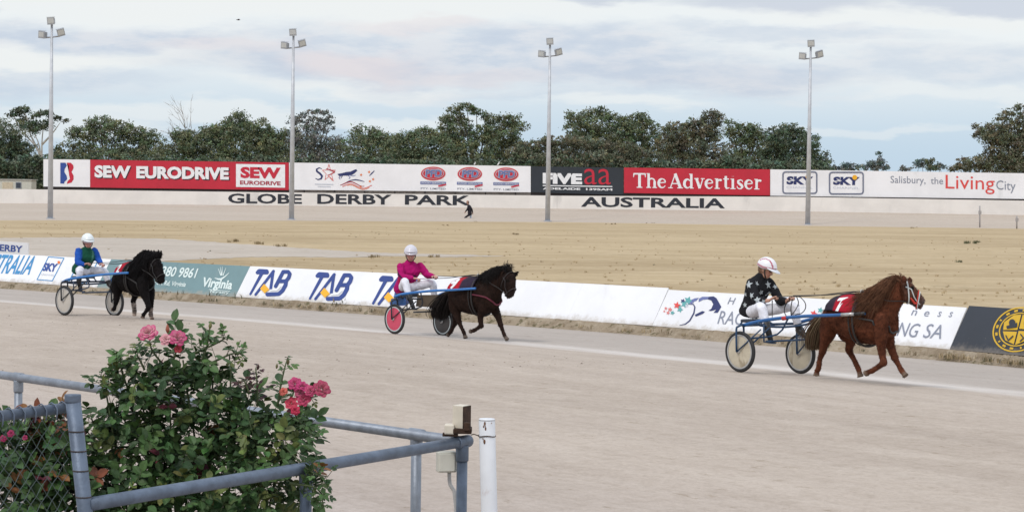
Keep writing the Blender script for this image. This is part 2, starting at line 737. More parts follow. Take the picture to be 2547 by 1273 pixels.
def track_patch(q, tcn, x):
    sp = q.n('ShaderNodeSeparateXYZ'); q.lk(tcn.outputs['UV'], sp.inputs[0])
    s_, t_ = sp.outputs[0], sp.outputs[1]
    w = q.noise(q.mapping(tcn.outputs['UV'], (.12, .6, 1)), 1, 5, .65)
    tw = q.math('ADD', t_, q.math('MULTIPLY', q.math('SUBTRACT', w, .5), .55))
    # compacted grey lane next to the fence
    lane = q.ss(tw, 3.3, 4.0, 1, 0)
    x = q.mix(q.math('MULTIPLY', lane, .75), x, q.mix(q.ss(w, .3, .7), (.395, .355, .325, 1), (.455, .41, .375, 1)))
    # pale worn wheel line
    dl = q.math('ABSOLUTE', q.math('SUBTRACT', tw, 3.62))
    wb = q.noise(q.mapping(tcn.outputs['UV'], (.35, 1.5, 1), (4, 4, 0)), 1, 5, .7)
    x = q.mix(q.math('MULTIPLY', q.ss(dl, .16, .70, 1, 0), q.ss(wb, .28, .60, .35, .95)), x, (.635, .585, .545, 1))
    # long rake and hoof streaks along the track
    st = q.noise(q.mapping(tcn.outputs['UV'], (.10, 1.1, 1), (2, 9, 0)), 1, 6, .62)
    st2 = q.noise(q.mapping(tcn.outputs['UV'], (.5, 5.5, 1), (5, 1, 0)), 1, 5, .7)
    x = q.mix(q.ss(st, .40, .68, 0, .40), x, q.mix(1.0, x, (.84, .83, .83, 1), 'MULTIPLY'))
    hp = q.noise(q.mapping(tcn.outputs['UV'], (1.1, 2.6, 1), (8, 2, 0)), 1, 3, .6)
    x = q.mix(q.ss(hp, .55, .66, 0, .28), x, q.mix(1.0, x, (.80, .78, .76, 1), 'MULTIPLY'))
    x = q.mix(q.ss(st2, .50, .74, 0, .38), x, q.mix(1.0, x, (.84, .82, .79, 1), 'MULTIPLY'))
    # coarser, greyer sand on the outside of the bend
    x = q.mix(q.ss(tw, 12.0, 18.5, 0, .85), x, q.mix(1.0, x, (.93, .945, 1.03, 1), 'MULTIPLY'))
    # small clods
    cl = q.noise(q.mapping(tcn.outputs['UV'], (2.2, 4.5, 1), (1, 6, 0)), 1, 6, .8)
    x = q.mix(q.ss(cl, .58, .66, 0, .75), x, q.mix(1.0, x, (.70, .66, .60, 1), 'MULTIPLY'))
    return x


M_TRACK = ground_mat('track_sand', ((.465, .393, .332), (.512, .437, .373), (.552, .477, .410)), coord='UV', streak=(.4, 1, 1), s1=.25, s2=1.6, s3=7, fine=26,
                     speck=((.28, .22, .17), 3.0, .62, .6), patch=track_patch, bump=.8)

bm = bmesh.new()
bmesh.ops.create_grid(bm, x_segments=8, y_segments=8, size=3500)
bmesh.ops.translate(bm, verts=bm.verts, vec=(0, 0, -.5))
o = link('ground', bm, M_GRASS, smooth=False); tag(o, kind='structure')


def base_at(s):
    """point and normal of the smoothed fence base line; s in segment units of PL"""
    i = min(max(int(s), 0), len(PL) - 2)
    t = s - i
    p = PL[i].lerp(PL[i + 1], t)
    def nrm(k):
        k = min(max(k, 0), len(PL) - 2)
        d = PL[k + 1] - PL[k]
        return V((d.y, -d.x, 0)).normalized()      # towards the viewer's side
    if t < .5:
        n = nrm(i - 1).lerp(nrm(i), t + .5)
    else:
        n = nrm(i).lerp(nrm(i + 1), t - .5)
    return p, n.normalized()


def strip_grid(name, tvals, zf, material, nseg=14):
    bm = bmesh.new()
    uvl = bm.loops.layers.uv.new('UVMap')
    ss_ = []
    for i in range(len(PL) - 1):
        for j in range(nseg):
            ss_.append(i + j / nseg)
    ss_.append(len(PL) - 1 - 1e-6)
    arc, last, grid, uv = 0, None, [], {}
    for s in ss_:
        p, n = base_at(s)
        if last is not None: arc += (p - last).length
        last = p
        row = []
        for t in tvals:
            q = p + n * t
            v = bm.verts.new((q.x, q.y, zf(t, arc)))
            uv[v] = (arc, t)
            row.append(v)
        grid.append(row)
    for a, b in zip(grid[:-1], grid[1:]):
        for j in range(len(tvals) - 1):
            f = bm.faces.new((a[j], a[j + 1], b[j + 1], b[j]))
            for l in f.loops:
                l[uvl].uv = uv[l.vert]
            f.normal_update()
            if f.normal.z < 0: f.normal_flip()
    return link(name, bm, material)


tv = [-.6, -.2, 0, .5, 1, 1.6, 2.2, 2.8, 3.2, 3.6, 4, 4.5, 5, 5.5, 6, 6.5, 7, 7.5, 8, 9, 10, 12, 15, 18, 20, 22, 25, 30]
o = strip_grid('track', tv, lambda t, a: hz(t), M_TRACK); tag(o, kind='structure')
rb = random.Random(3)
o = strip_grid('dirt_bank', [-.30, -.10, .02, .07, .13, .19, .26], lambda t, a: {-.30: -.05, -.10: ZF + .0, .02: ZF - .005 + .02 * math.sin(a * 1.7) * rb.random(), .07: ZF - .04 + rb.uniform(-.02, .02),
               .13: -.03 + rb.uniform(-.025, .02), .19: -.07 + rb.uniform(-.025, .015), .26: -.115}[t], M_SOIL, nseg=60)
tag(o, kind='structure')

ZI = -.10      # infield level
far_edge = [at_z(x, y, ZI) for x, y in ((-700, 548.5), (0, 548), (740, 549), (1400, 552.5), (1960, 561), (2547, 569), (3200, 578))]
WALL_Y = 228.0
wall_px = [(-700, 500.5), (0, 505.5), (720, 511.5), (1400, 519), (1960, 525), (2547, 535), (3200, 545)]
wall_base = [at_y(x, y, WALL_Y) for x, y in wall_px]


def strip_between(name, A, B, material, n=10, bow=0.0):
    bm = bmesh.new()
    rows = []
    for a, b in zip(A, B):
        rows.append([bm.verts.new(a.lerp(b, k / n) - V((0, 0, bow * math.sin(math.pi * k / n)))) for k in range(n + 1)])
    for r, q in zip(rows[:-1], rows[1:]):
        for k in range(n):
            f = bm.faces.new((r[k], q[k], q[k + 1], r[k + 1]))
            f.normal_update()
            if f.normal.z < 0: f.normal_flip()
    return link(name, bm, material)


def resample(P, n):
    out = []
    for k in range(n + 1):
        u = k / n * (len(P) - 1)
        i = min(int(u), len(P) - 2)
        out.append(P[i].lerp(P[i + 1], u - i))
    return out


fence_line = [V((p.x, p.y, ZI)) + V((.25, .25, 0)) for p in PL]
o = strip_between('infield', resample([V((p.x, p.y, ZI)) for p in fence_line], 40), resample([far_edge[0] + V((-60, 0, 0))] + far_edge[1:-1] + [far_edge[-1] + V((40, 0, 0))], 40), M_GRASS, 12)
tag(o, kind='structure')
o = strip_between('far_track', resample(far_edge, 30), [p + V((0, .3, .01)) for p in resample(wall_base, 30)], M_FAR, 8, .12)
tag(o, kind='structure')


def ragged(pts, amp, step=14, seed=1):
    r = random.Random(seed)
    out = []
    for (a, b) in zip(pts, pts[1:] + pts[:1]):
        L = max(1, int(math.hypot(b[0] - a[0], b[1] - a[1]) / step))
        for k in range(L):
            out.append((a[0] + (b[0] - a[0]) * k / L + r.uniform(-amp, amp) * 3, a[1] + (b[1] - a[1]) * k / L + r.uniform(-amp, amp)))
    return out


def sheet(name, px, material, dz=.006, amp=.8, seed=1):
    bm = bmesh.new()
    vs = [bm.verts.new(at_z(x, y, ZI + dz)) for x, y in ragged(px, amp, 14, seed)]
    f = bm.faces.new(vs)
    bmesh.ops.triangulate(bm, faces=[f])
    for f in bm.faces:
        f.normal_update()
        if f.normal.z < 0: f.normal_flip()
    return link(name, bm, material, smooth=False)


o = sheet('path', [(-120, 593), (200, 590), (420, 594), (560, 604), (700, 613), (820, 622), (960, 629), (1120, 632), (1265, 637), (1120, 639), (960, 636), (860, 641), (700, 638), (600, 640), (430, 648), (300, 656), (150, 660), (-120, 690)], M_PATH)
tag(o, kind='structure')

# ------------------------------------------------------------------ far white wall
M_WALLW = mat('wall_white', (.80, .76, .72), .8, .06, .4, stain=((.42, .40, .38), .12, .35))
M_BOARDW = mat('board_white', (.86, .85, .87), .6, .05, .3, stain=((.6, .6, .6), .06, .5))
M_RED = mat('board_red', srgb(192, 34, 56), .55, .07, .5)
M_BLACK = mat('board_black', srgb(42, 48, 56), .6, .1, .5)
M_POSTD = mat('post_dark', (.06, .05, .05), .9)
M_GAPGREY = mat('gap_strip_grey', (.24, .21, .19), .9, .3, 1.5)  # grey-brown strip added to close the gap under the horse emblem board
M_STEELGALV = mat('galvanised', (.40, .43, .47), .5, .14, 6, metal=.35, bump=.05)
EPSF = .02


def interp(tab, x):
    for (a, b) in zip(tab[:-1], tab[1:]):
        if x <= b[0]:
            break
    t = (x - a[0]) / (b[0] - a[0])
    return a[1] + (b[1] - a[1]) * t


wall_top = [(-700, 464), (0, 470), (720, 479), (1400, 487), (1960, 489.5), (2547, 499), (3200, 508)]
bm = bmesh.new()
fr_, bk_ = [], []
xs = [-700 + 3900 * k / 60 for k in range(61)]
for x in xs:
    b = at_y(x, interp(wall_px, x), WALL_Y) - V((0, 0, .25)); t = at_y(x, interp(wall_top, x), WALL_Y)
    fr_.append((bm.verts.new(b), bm.verts.new(t)))
    bk_.append((bm.verts.new(b + V((0, .2, 0))), bm.verts.new(t + V((0, .2, 0)))))
for i in range(60):
    bm.faces.new((fr_[i][0], fr_[i + 1][0], fr_[i + 1][1], fr_[i][1]))
    bm.faces.new((fr_[i][1], fr_[i + 1][1], bk_[i + 1][1], bk_[i][1]))
    bm.faces.new((bk_[i][1], bk_[i + 1][1], bk_[i + 1][0], bk_[i][0]))
wall = link('boundary_wall', bm, M_WALLW, base=at_y(1273, 516, WALL_Y), smooth=False)
tag(wall, 'long low white wall lettered with the park name behind the far track', 'wall')
F = Face(V((0, WALL_Y, 0)), V((0, -1, 0)), EPSF)
for s, x0, x1, yb0, yb1, h in (('GLOBE', 567, 751, 505.5, 507.5, 24.5), ('DERBY', 789, 974, 507, 509, 24.5), ('PARK', 1007, 1171, 509, 511, 24.5), ('AUSTRALIA', 1445, 1803, 514.5, 518.5, 25)):
    F.text('black', s, (x0, yb0), (x1, yb1), (x0 + .3, yb0 - h), .028)
F.build(wall)


def far_board(name, x0, x1, tl, tr, bl, br, material, label, Yd, posts, fill=None, cat='billboard', rail=None):  # rail sets the colour of the added gap strip
    root = thing(name, at_y((x0 + x1) / 2, (bl + br) / 2 + 8, Yd), label, cat)
    q = [at_y(x0, bl, Yd), at_y(x1, br, Yd), at_y(x1, tr, Yd), at_y(x0, tl, Yd)]
    bm = bmesh.new()
    f = [bm.verts.new(p) for p in q]; b = [bm.verts.new(p + V((0, .07, 0))) for p in q]
    bm.faces.new(f); bm.faces.new(b[::-1])
    for i in range(4):
        bm.faces.new((f[i], b[i], b[(i + 1) % 4], f[(i + 1) % 4]))
    link('board', bm, material, root, smooth=False)
    for k in range(posts):
        u = (k + .5) / posts
        p = q[0].lerp(q[1], u)
        bm = bmesh.new()
        box(bm, p + V((0, .14, .2)), (.06, 0, 0), (0, .05, 0), (0, 0, 1.35))
        link('support_post', bm, M_POSTD, root, smooth=False)
    bm = bmesh.new()  # added strip standing in for the dark gap between board and wall
    f = [bm.verts.new(p + V((0, .20, .06 - dz_))) for p, dz_ in ((q[0], .62), (q[1], .62), (q[1], 0), (q[0], 0))]
    b = [bm.verts.new(v.co + V((0, .05, 0))) for v in f]
    bm.faces.new(f); bm.faces.new(b[::-1])
    for i in range(4): bm.faces.new((f[i], b[i], b[(i + 1) % 4], f[(i + 1) % 4]))
    link('gap_strip', bm, rail or M_POSTD, root, smooth=False)
    F = Face(V((0, Yd, 0)), V((0, -1, 0)), EPSF)
    if fill: fill(F)
    F.build(root)
    return root


YB = WALL_Y + .6


def f_b(F):
    F.poly('blue', [(150, 405), (163, 405), (166, 412), (161, 420), (160, 428), (166, 438), (167, 446), (160, 453), (160, 457), (150, 456.5)])
    F.poly('red', [(166, 405), (176, 405), (182, 411), (183, 418), (178, 428), (171, 428), (170, 421), (171, 413)])
    F.poly('red', [(171, 428), (178, 428), (183, 437), (183, 446), (178, 454), (166, 457.5), (168, 451), (174, 445), (172, 436)])


def bold_text(F, st, x0, x1, yb0, yb1, h, col='white', sh='shadow', sd=2.4, bold=.05):
    if sh:
        F.text(sh, st, (x0 + sd, yb0 + sd), (x1 + sd, yb1 + sd), (x0 + sd, yb0 - h + sd), bold, 1)
    F.text(col, st, (x0, yb0), (x1, yb1), (x0, yb0 - h), bold, 2)


def f_sew(F):
    bold_text(F, 'SEW', 235, 325, 442, 443.5, 31)
    bold_text(F, 'EURODRIVE', 339, 569, 444, 447.5, 31)
    F.poly('white', [(587, 408), (709, 410), (709, 467), (587, 465)], 1)
    F.text('red', 'SEW', (598, 443), (698, 445), (598, 415), .05, 2)
    F.text('darkred', 'EURODRIVE', (597, 459), (698, 461.5), (597, 449), .03, 2)


def f_star(F):
    # letter S beside a star outline with an R
    F.stroke('navy', [(800, 420), (794, 417.5), (787.5, 421), (788, 426), (796, 432), (801, 438), (799, 444.5), (791, 447), (785, 444)], [1.5, 2.5, 3.5, 4.5, 5, 5, 4, 2.5, 1.5])
    st = []
    for i in range(10):
        q = (17 if i % 2 == 0 else 7)
        a = -math.pi / 2 + i * math.pi / 5
        st.append((818 + q * math.cos(a), 430 + q * 1.25 * math.sin(a)))
    F.stroke('salmon', st, 1.4, closed=True)
    F.stroke('darkred', [(812, 420), (824, 424), (832, 428), (822, 434), (814, 436)], [2, 3, 3.5, 2.5, 1])
    F.stroke('salmon', [(816, 436), (824, 445), (829, 450)], [2, 3, 2])
    F.poly('pale', [(783, 457), (829, 458), (829, 460.5), (783, 459.5)])
    F.poly('pale', [(790, 463), (823, 464), (823, 466), (790, 465)])
    F.mark()
    # galloping horse silhouette
    F.poly('navy', [(839, 433), (850, 431), (862, 428), (872, 427), (880, 423), (886, 421), (889, 425), (886, 427), (882, 431), (876, 435), (866, 437), (854, 437), (845, 439)])
    F.stroke('steel', [(870, 436), (878, 438), (884, 436)], 1.6)
    F.stroke('steel', [(866, 437), (871, 441), (868, 445)], 1.5)
    F.stroke('steel', [(848, 437), (843, 442), (846, 446)], 1.6)
    F.stroke('navy', [(852, 437), (848, 443)], 1.5)
    F.stroke('navy', [(919, 437), (925, 431), (931, 425)], [1.5, 3, 1.5])
    F.mark()
    wave = lambda k: [(840 + i * 6, 457 + k + 5 * math.sin(i * .62 + 1.4) + i * .25) for i in range(15)]
    F.stroke('darkred', wave(-1)[1:12], [1, 2, 2.4, 2.6, 2.6, 2.4, 2.2, 2, 1.8, 1.4, 1])
    F.stroke('navy', [(862, 453), (872, 449), (884, 447), (896, 449), (906, 452)], [1, 2.2, 2.6, 2.4, 1.2])
    F.stroke('salmon', wave(4)[2:15], 2.2)
    F.stroke('orange', wave(7)[4:14], 1.3)
    for (x, y) in ((898, 435), (918, 428), (897, 465), (928, 446), (920, 451)):
        F.star('orange', x, y, 4, .3)
    for cx, cy in ((1077.5, 432), (1168.5, 433), (1259, 434)):
        F.mark()
        F.disc('salmon', cx, cy, 31, 17.5, 1); F.disc('red', cx, cy, 29.5, 16, 2)
        F.disc('pale', cx, cy - .5, 27, 13.5, 3); F.disc('red', cx, cy - .5, 25.5, 12.3, 4)
        F.text('pale', 'PFD', (cx - 20.5, cy + 8.5), (cx + 21.5, cy + 8.8), (cx - 19, cy - 10.5), .06, 5)
        F.text('steel', 'PFD', (cx - 19.5, cy + 7.5), (cx + 20.5, cy + 7.8), (cx - 18, cy - 9.5), .03, 6)
        F.poly('steel', [(cx - 32, cy + 19.5), (cx + 32, cy + 20.5), (cx + 31, cy + 27.5), (cx - 32, cy + 26.5)], 1)
        F.text('pale', 'FOOD SERVICES', (cx - 29, cy + 25), (cx + 29, cy + 26), (cx - 29, cy + 21), .03, 2)
        F.poly('red', [(cx + 12, cy + 29.5), (cx + 32, cy + 25), (cx + 32, cy + 28.5), (cx + 13, cy + 33)], 3)
        F.text('grey', 'PTY. LIMITED', (cx - 31, cy + 39), (cx + 31, cy + 40), (cx - 31, cy + 34.5), .01, 1)


def f_five(F):
    F.text('white', 'FIVE', (1350, 457), (1448, 459), (1350, 430), .06)
    F.text('red', 'aa', (1453, 459), (1519, 459.5), (1453, 420), -.006)
    F.poly('white', [(1350, 460.5), (1523, 463), (1523, 465.5), (1350, 463)])
    F.text('white', 'ADELAIDE  1395AM', (1350, 471.5), (1523, 474.5), (1350, 466), .04)


# a small serif alphabet for the newspaper sign: stems, bowls and slab serifs drawn as strokes (unit = cap height)
def serif(F, col, st, x0, y0, x1, y1, h):
    def arc(cx, cy, rx, ry, a0, a1, n=14): return [(cx + rx * math.cos(math.radians(a0 + (a1 - a0) * i / n)), cy + ry * math.sin(math.radians(a0 + (a1 - a0) * i / n))) for i in range(n + 1)]
    def tw(n, a, b): return [a + (b - a) * (.5 - .5 * math.cos(2 * math.pi * i / n)) for i in range(n + 1)]
    xh = .71
    G = {
        'T': (.80, [([(.40, 0), (.40, 1)], .18), ([(.03, .95), (.77, .95)], .10), ([(.05, .98), (.02, .72)], [.10, .04]), ([(.75, .98), (.78, .72)], [.10, .04]), ([(.22, .03), (.58, .03)], .06)]),
        'h': (.74, [([(.18, 0), (.18, 1)], .16), (arc(.37, .44, .19, .20, 175, 0), .10), ([(.56, .46), (.56, 0)], .16), ([(.03, .03), (.33, .03)], .06), ([(.42, .03), (.71, .03)], .06), ([(.05, .97), (.2, .97)], .06)]),
        'e': (.60, [(arc(.30, .33, .22, .30, 20, 325, 20), [.07, .09, .08, .07, .07, .09, .12, .15, .17, .18, .18, .17, .16, .14, .12, .10, .09, .08, .07, .06, .05]), ([(.14, .36), (.51, .40)], .07)]),
        'A': (.94, [([(.14, .02), (.46, 1.0)], .07), ([(.44, 1.0), (.78, .02)], .19), ([(.24, .32), (.62, .32)], .07), ([(.0, .03), (.30, .03)], .06), ([(.58, .03), (.94, .03)], .06)]),
        'd': (.72, [(arc(.29, .33, .20, .29, 45, 315, 18), [.07, .08, .09, .11, .13, .15, .17, .18, .18, .18, .18, .17, .15, .13, .11, .09, .08, .07, .07]), ([(.53, .0), (.53, 1)], .16), ([(.40, .97), (.55, .97)], .06), ([(.53, .03), (.68, .03)], .06)]),
        'v': (.66, [([(.13, xh), (.35, .02)], .17), ([(.36, .02), (.55, xh)], .07), ([(.0, xh - .03), (.28, xh - .03)], .06), ([(.42, xh - .03), (.66, xh - .03)], .06)]),
        'r': (.54, [([(.18, 0), (.18, xh)], .16), ([(.2, .45), (.30, .62), (.42, .60)], [.06, .10, .15]), ([(.03, .03), (.36, .03)], .06), ([(.04, xh - .03), (.2, xh - .03)], .06)]),
        't': (.46, [([(.20, .16), (.20, .88)], .16), ([(.04, xh - .03), (.40, xh - .03)], .07), ([(.20, .18), (.25, .05), (.42, .08)], [.16, .11, .05])]),
        'i': (.38, [([(.19, 0), (.19, xh)], .16), ([(.19, .86), (.19, .87)], .17), ([(.03, .03), (.36, .03)], .06), ([(.05, xh - .03), (.2, xh - .03)], .06)]),
        's': (.54, [([(.43, .50), (.40, .60), (.27, .63), (.14, .56), (.16, .43), (.36, .27), (.42, .16), (.34, .05), (.20, .03), (.10, .10), (.08, .20)], [.05, .06, .08, .12, .16, .18, .14, .09, .07, .06, .05])]),
        ' ': (.08, []),
    }
    tot = sum(G[c][0] for c in st)
    x = 0
    for c in st:
        adv, strokes = G[c]
        for pts, w in strokes:
            def mp(p):
                u = (x + p[0]) / tot
                return (x0 + u * (x1 - x0), y0 + u * (y1 - y0) - p[1] * h)
            sc_ = (x1 - x0) / tot
            ww = [k * (sc_ + h) / 2 for k in w] if isinstance(w, (list, tuple)) else w * (sc_ + h) / 2
            F.stroke(col, [mp(p) for p in pts], ww, joints=len(pts) > 2)
        x += adv


def f_adv(F):
    serif(F, 'white', 'The Advertiser', 1575, 467, 1896, 471.5, 36.5)


def rounded(x0, y0, x1, y1, r, sk=0):
    pts = []
    for cx, cy, a in ((x1 - r, y0 + r, -90), (x1 - r, y1 - r, 0), (x0 + r, y1 - r, 90), (x0 + r, y0 + r, 180)):
        for k in range(5):
            b = math.radians(a + 90 * k / 4)
            pts.append((cx + r * math.cos(b), cy + r * math.sin(b)))
    return pts


def f_sky(F):
    for (x0, x1, y0, y1) in ((1947, 2032, 427.5, 481.5), (2063, 2147.5, 428.5, 483)):
        F.mark()
        F.stroke('grey', rounded(x0, y0, x1, y1, 7), 3.2, closed=True)
        F.stroke('navy', rounded(x0 + 1.5, y0 + 1.5, x1 - 1.5, y1 - 1.5, 6), 1.0, 2, closed=True)
        F.text('navy', 'SKY', (x0 + 9, y0 + 31.5), (x1 - 10, y0 + 32.5), (x0 + 10, y0 + 11), .05)
        F.poly('white', [(x0 + 8, y0 + 22), (x0 + 30, y0 + 20.5), (x0 + 30, y0 + 22), (x0 + 8, y0 + 24)], 3)
        F.disc('yellow', x0 + 63, y0 + 13, 6, 6, 3)
        F.text('pale', 'CHANNEL', (x0 + 9, y0 + 41), (x1 - 10, y0 + 42.5), (x0 + 9, y0 + 35.5), 0)
    F.text('grey', 'Salisbury,', (2215, 460.5), (2302, 462.5), (2215, 437.5), 0)
    F.text('grey', 'the', (2315, 457.5), (2346, 458.5), (2315, 441), 0)
    F.text('livingred', 'Living', (2352, 480), (2474, 483.5), (2352, 435), 0)
    F.text('grey', 'City', (2478, 478.5), (2526, 481), (2478, 448.5), 0)


far_board('sign_board', 108, 224, 396, 397.5, 464, 465.5, M_BOARDW, 'square white board with a blue and red wavy emblem, beside the red board', YB, 3, f_b)
far_board('sign_board', 224.6, 718, 397.5, 404.5, 466.5, 473, M_RED, 'long red advertising board reading SEW EURODRIVE in white capitals', YB - .03, 7, f_sew)
far_board('sign_board', 719, 1320, 404.5, 413.5, 472, 478.5, M_BOARDW, 'long white board with horse emblem and three red oval logos', YB, 8, f_star, rail=M_GAPGREY)
far_board('sign_board', 1321, 1551, 414, 417, 478.5, 485, M_BLACK, 'black board reading FIVEaa in white and red beneath the trees', YB + .03, 4, f_five)
far_board('sign_board', 1552, 1915, 417, 421.5, 480, 486.5, M_RED, 'red board reading The Advertiser in white serif letters', YB - .03, 6, f_adv)
far_board('sign_board', 1916, 2900, 421.5, 436.5, 487, 499.5, M_BOARDW, 'white board with two SKY boxes and Salisbury Living City lettering', YB, 12, f_sky)

# small site hut behind the wall
root = thing('site_hut', at_y(40, 480, WALL_Y + 3.5), 'small white site hut showing over the wall by the trees', 'hut')
a, b = at_y(-90, 475, WALL_Y + 3), at_y(78, 473, WALL_Y + 3)
ht = (at_y(78, 446, WALL_Y + 3) - b).z
bm = bmesh.new(); c = (a + b) / 2; box(bm, V((c.x, c.y + 1.2, c.z + ht / 2 - .6)), ((b.x - a.x) / 2, 0, 0), (0, 1.2, 0), (0, 0, ht / 2 + .6))
link('wall', bm, mat('hut_wall', (.62, .60, .52), .7), root, smooth=False)
bm = bmesh.new(); box(bm, V((c.x, c.y + 1.2, c.z + ht + .04)), ((b.x - a.x) / 2 + .12, 0, 0), (0, 1.32, 0), (0, 0, .04))
link('roof', bm, mat('hut_roof', (.5, .48, .45), .6), root, smooth=False)
wp = at_y(46, 461, WALL_Y + 2.97)
bm = bmesh.new(); box(bm, wp, (.30, 0, 0), (0, .03, 0), (0, 0, .33)); wf = link('window', bm, mat('hut_frame', (.35, .37, .4), .5), root, smooth=False)
bm = bmesh.new(); box(bm, wp + V((0, -.035, 0)), (.24, 0, 0), (0, .01, 0), (0, 0, .27)); link('pane', bm, mat('dark_glass', (.05, .06, .08), .15), wf, smooth=False)
bm = bmesh.new(); p = at_y(19, 462, WALL_Y + 2.98); box(bm, p, (.55, 0, 0), (0, .02, 0), (0, 0, .36)); link('panel', bm, mat('hut_panel', (.62, .52, .38), .7), root, smooth=False)

# ------------------------------------------------------------------ inner fence boards
M_TEAL = mat('board_teal', srgb(112, 140, 144), .6, .06, 1.5, stain=((.35, .36, .34), .10, 1.2), splash=(.38, .34, .28))
M_BW = mat('inner_white', (.82, .82, .84), .55, .05, .8, stain=((.60, .57, .53), .14, 1.1), splash=(.45, .39, .32))
M_DARKB = mat('board_dark', srgb(46, 51, 60), .6, .08, 1.5, splash=(.22, .19, .16))
M_STAKE = mat('stake_wood', (.38, .30, .20), .85, .2, 6)
EPSN = .005
interp_f = lambda x: interp(FPXL, x)


def near_board(name, xa, xb, material, label, fill, hs=1.0):
    A, B = at_z(xa, interp_f(xa), ZF), at_z(xb, interp_f(xb), ZF)
    d = (B - A).normalized()
    away = V((-d.y, d.x, 0))
    upv = (away * .375 + UP * .61) * hs
    nrm = d.cross(upv).normalized()
    if nrm.dot(CAM - A) < 0: nrm = -nrm
    root = thing(name, (A + B) / 2, label, 'advertising board')
    bm = bmesh.new()
    c = (A + B) / 2 + upv / 2 - nrm * .012
    Lb = (B - A).length
    npn = max(1, round(Lb / 2.4))
    for i in range(npn):
        box(bm, A.lerp(B, (i + .5) / npn) + upv / 2 - nrm * (.012 + .0012 * (i % 2)), d * (Lb / npn / 2 - .0016), upv / 2, nrm * .012)
    link('board', bm, material, root, smooth=False)
    L = (B - A).length
    for k in range(max(2, int(L / 1.8))):
        q = A.lerp(B, (k + .5) / max(2, int(L / 1.8)))
        bm = bmesh.new()
        tube(bm, [q + upv * .93 - nrm * .045, q + away * .62 + V((0, 0, -.22))], .02, 6)
        link('back_stay', bm, M_STAKE, root)
    F = Face(A, nrm, EPSN)
    fill(F)
    F.build(root)
    return root


def n_tra(F):
    sl = 38 / 70
    F.text('sky', 'AUSTRALIA', (-66, 677), (72, 683.5), (-42, 630), .02)
    bx = [(120.5, 638.6), (159, 641.7), (130, 698), (92, 695)]
    F.stroke('sky', bx, 2.0, closed=True)
    F.text('blue', 'SKY', (104, 673.5), (138, 676), (111, 653), .05)
    F.disc('orange', 146, 652, 3.5, 3.5, 3)
    F.text('pale', 'CHANNEL', (101, 684), (134, 686.5), (102.5, 679.5), 0)
    bx = [(200, 645), (244, 648), (214, 705), (170, 701.5)]
    F.stroke('sky', bx, 2.0, closed=True)
    F.text('blue', 'SKY', (177, 677), (217, 680), (185, 655), .05)
    F.disc('orange', 224, 657, 3.5, 3.5, 3)


def n_vir(F):
    F.text('palegreen', '8380 9861', (385, 685.5), (485, 692), (394, 660.5), .02)
    F.text('palegreen', 'Old Port Rd, Virginia', (360, 709), (459, 716.5), (366, 694), .02)
    F.text('palegreen', 'Virginia', (498, 719), (573, 727), (507, 689), .035)
    F.stroke('palegreen', [(534, 691), (543, 694), (550, 694), (559, 688), (570, 678)], [1, 4, 4.5, 3, 1])
    for (a, b) in (((549, 684), (543, 668)), ((552, 684), (553, 663)), ((555, 684), (562, 666)), ((551, 684), (548, 664))):
        F.stroke('palegreen', [a, b], [2.4, .8])
    F.stroke('palegreen', [(520, 719.5), (572, 724)], 1.4)
    F.text('palegreen', 'Nursery', (522, 729.5), (568, 733), (524, 720.5), .02)


def tab(F, ox, oy, k=1.0, sy=1.0):
    Z = lambda x, y: (ox + (x - 930) / 4.245 * k, oy + (y - 395) / 4.245 * k * sy + (x - 930) / 4.245 * (k - 1) * .05)
    w = lambda a: a / 4.245 * k
    F.mark()
    F.stroke('tab', [Z(1028, 150), Z(1040, 140), Z(1120, 145), Z(1122, 160), Z(1020, 160)], w(38))
    F.stroke('tab', [Z(1072, 160), Z(945, 388)], [w(34), w(22)])
    F.stroke('tab', [Z(1190, 145), Z(1000, 392)], [w(30), w(26)])
    F.stroke('tab', [Z(1186, 150), Z(1160, 330)], [w(30), w(30)])
    F.poly('yellow', [Z(1048, 330), Z(1090, 278), Z(1145, 338), Z(1095, 378)], 3)
    F.stroke('tab', [Z(1292, 152), Z(1345, 152), Z(1362, 175), Z(1350, 215), Z(1322, 250), Z(1250, 252)], w(40))
    F.stroke('tab', [Z(1290, 155), Z(1212, 305)], w(38))
    F.stroke('tab', [Z(1322, 255), Z(1318, 290), Z(1285, 350), Z(1245, 385), Z(1125, 390)], w(42))
    F.stroke('white', [Z(1160, 345), Z(1225, 340), Z(1262, 305)], w(16), 4)


def n_tab(F):
    tab(F, 619, 733)
    tab(F, 767, 744, 1.05)
    tab(F, 924, 756, 1.10)


def n_blank(F):
    pass


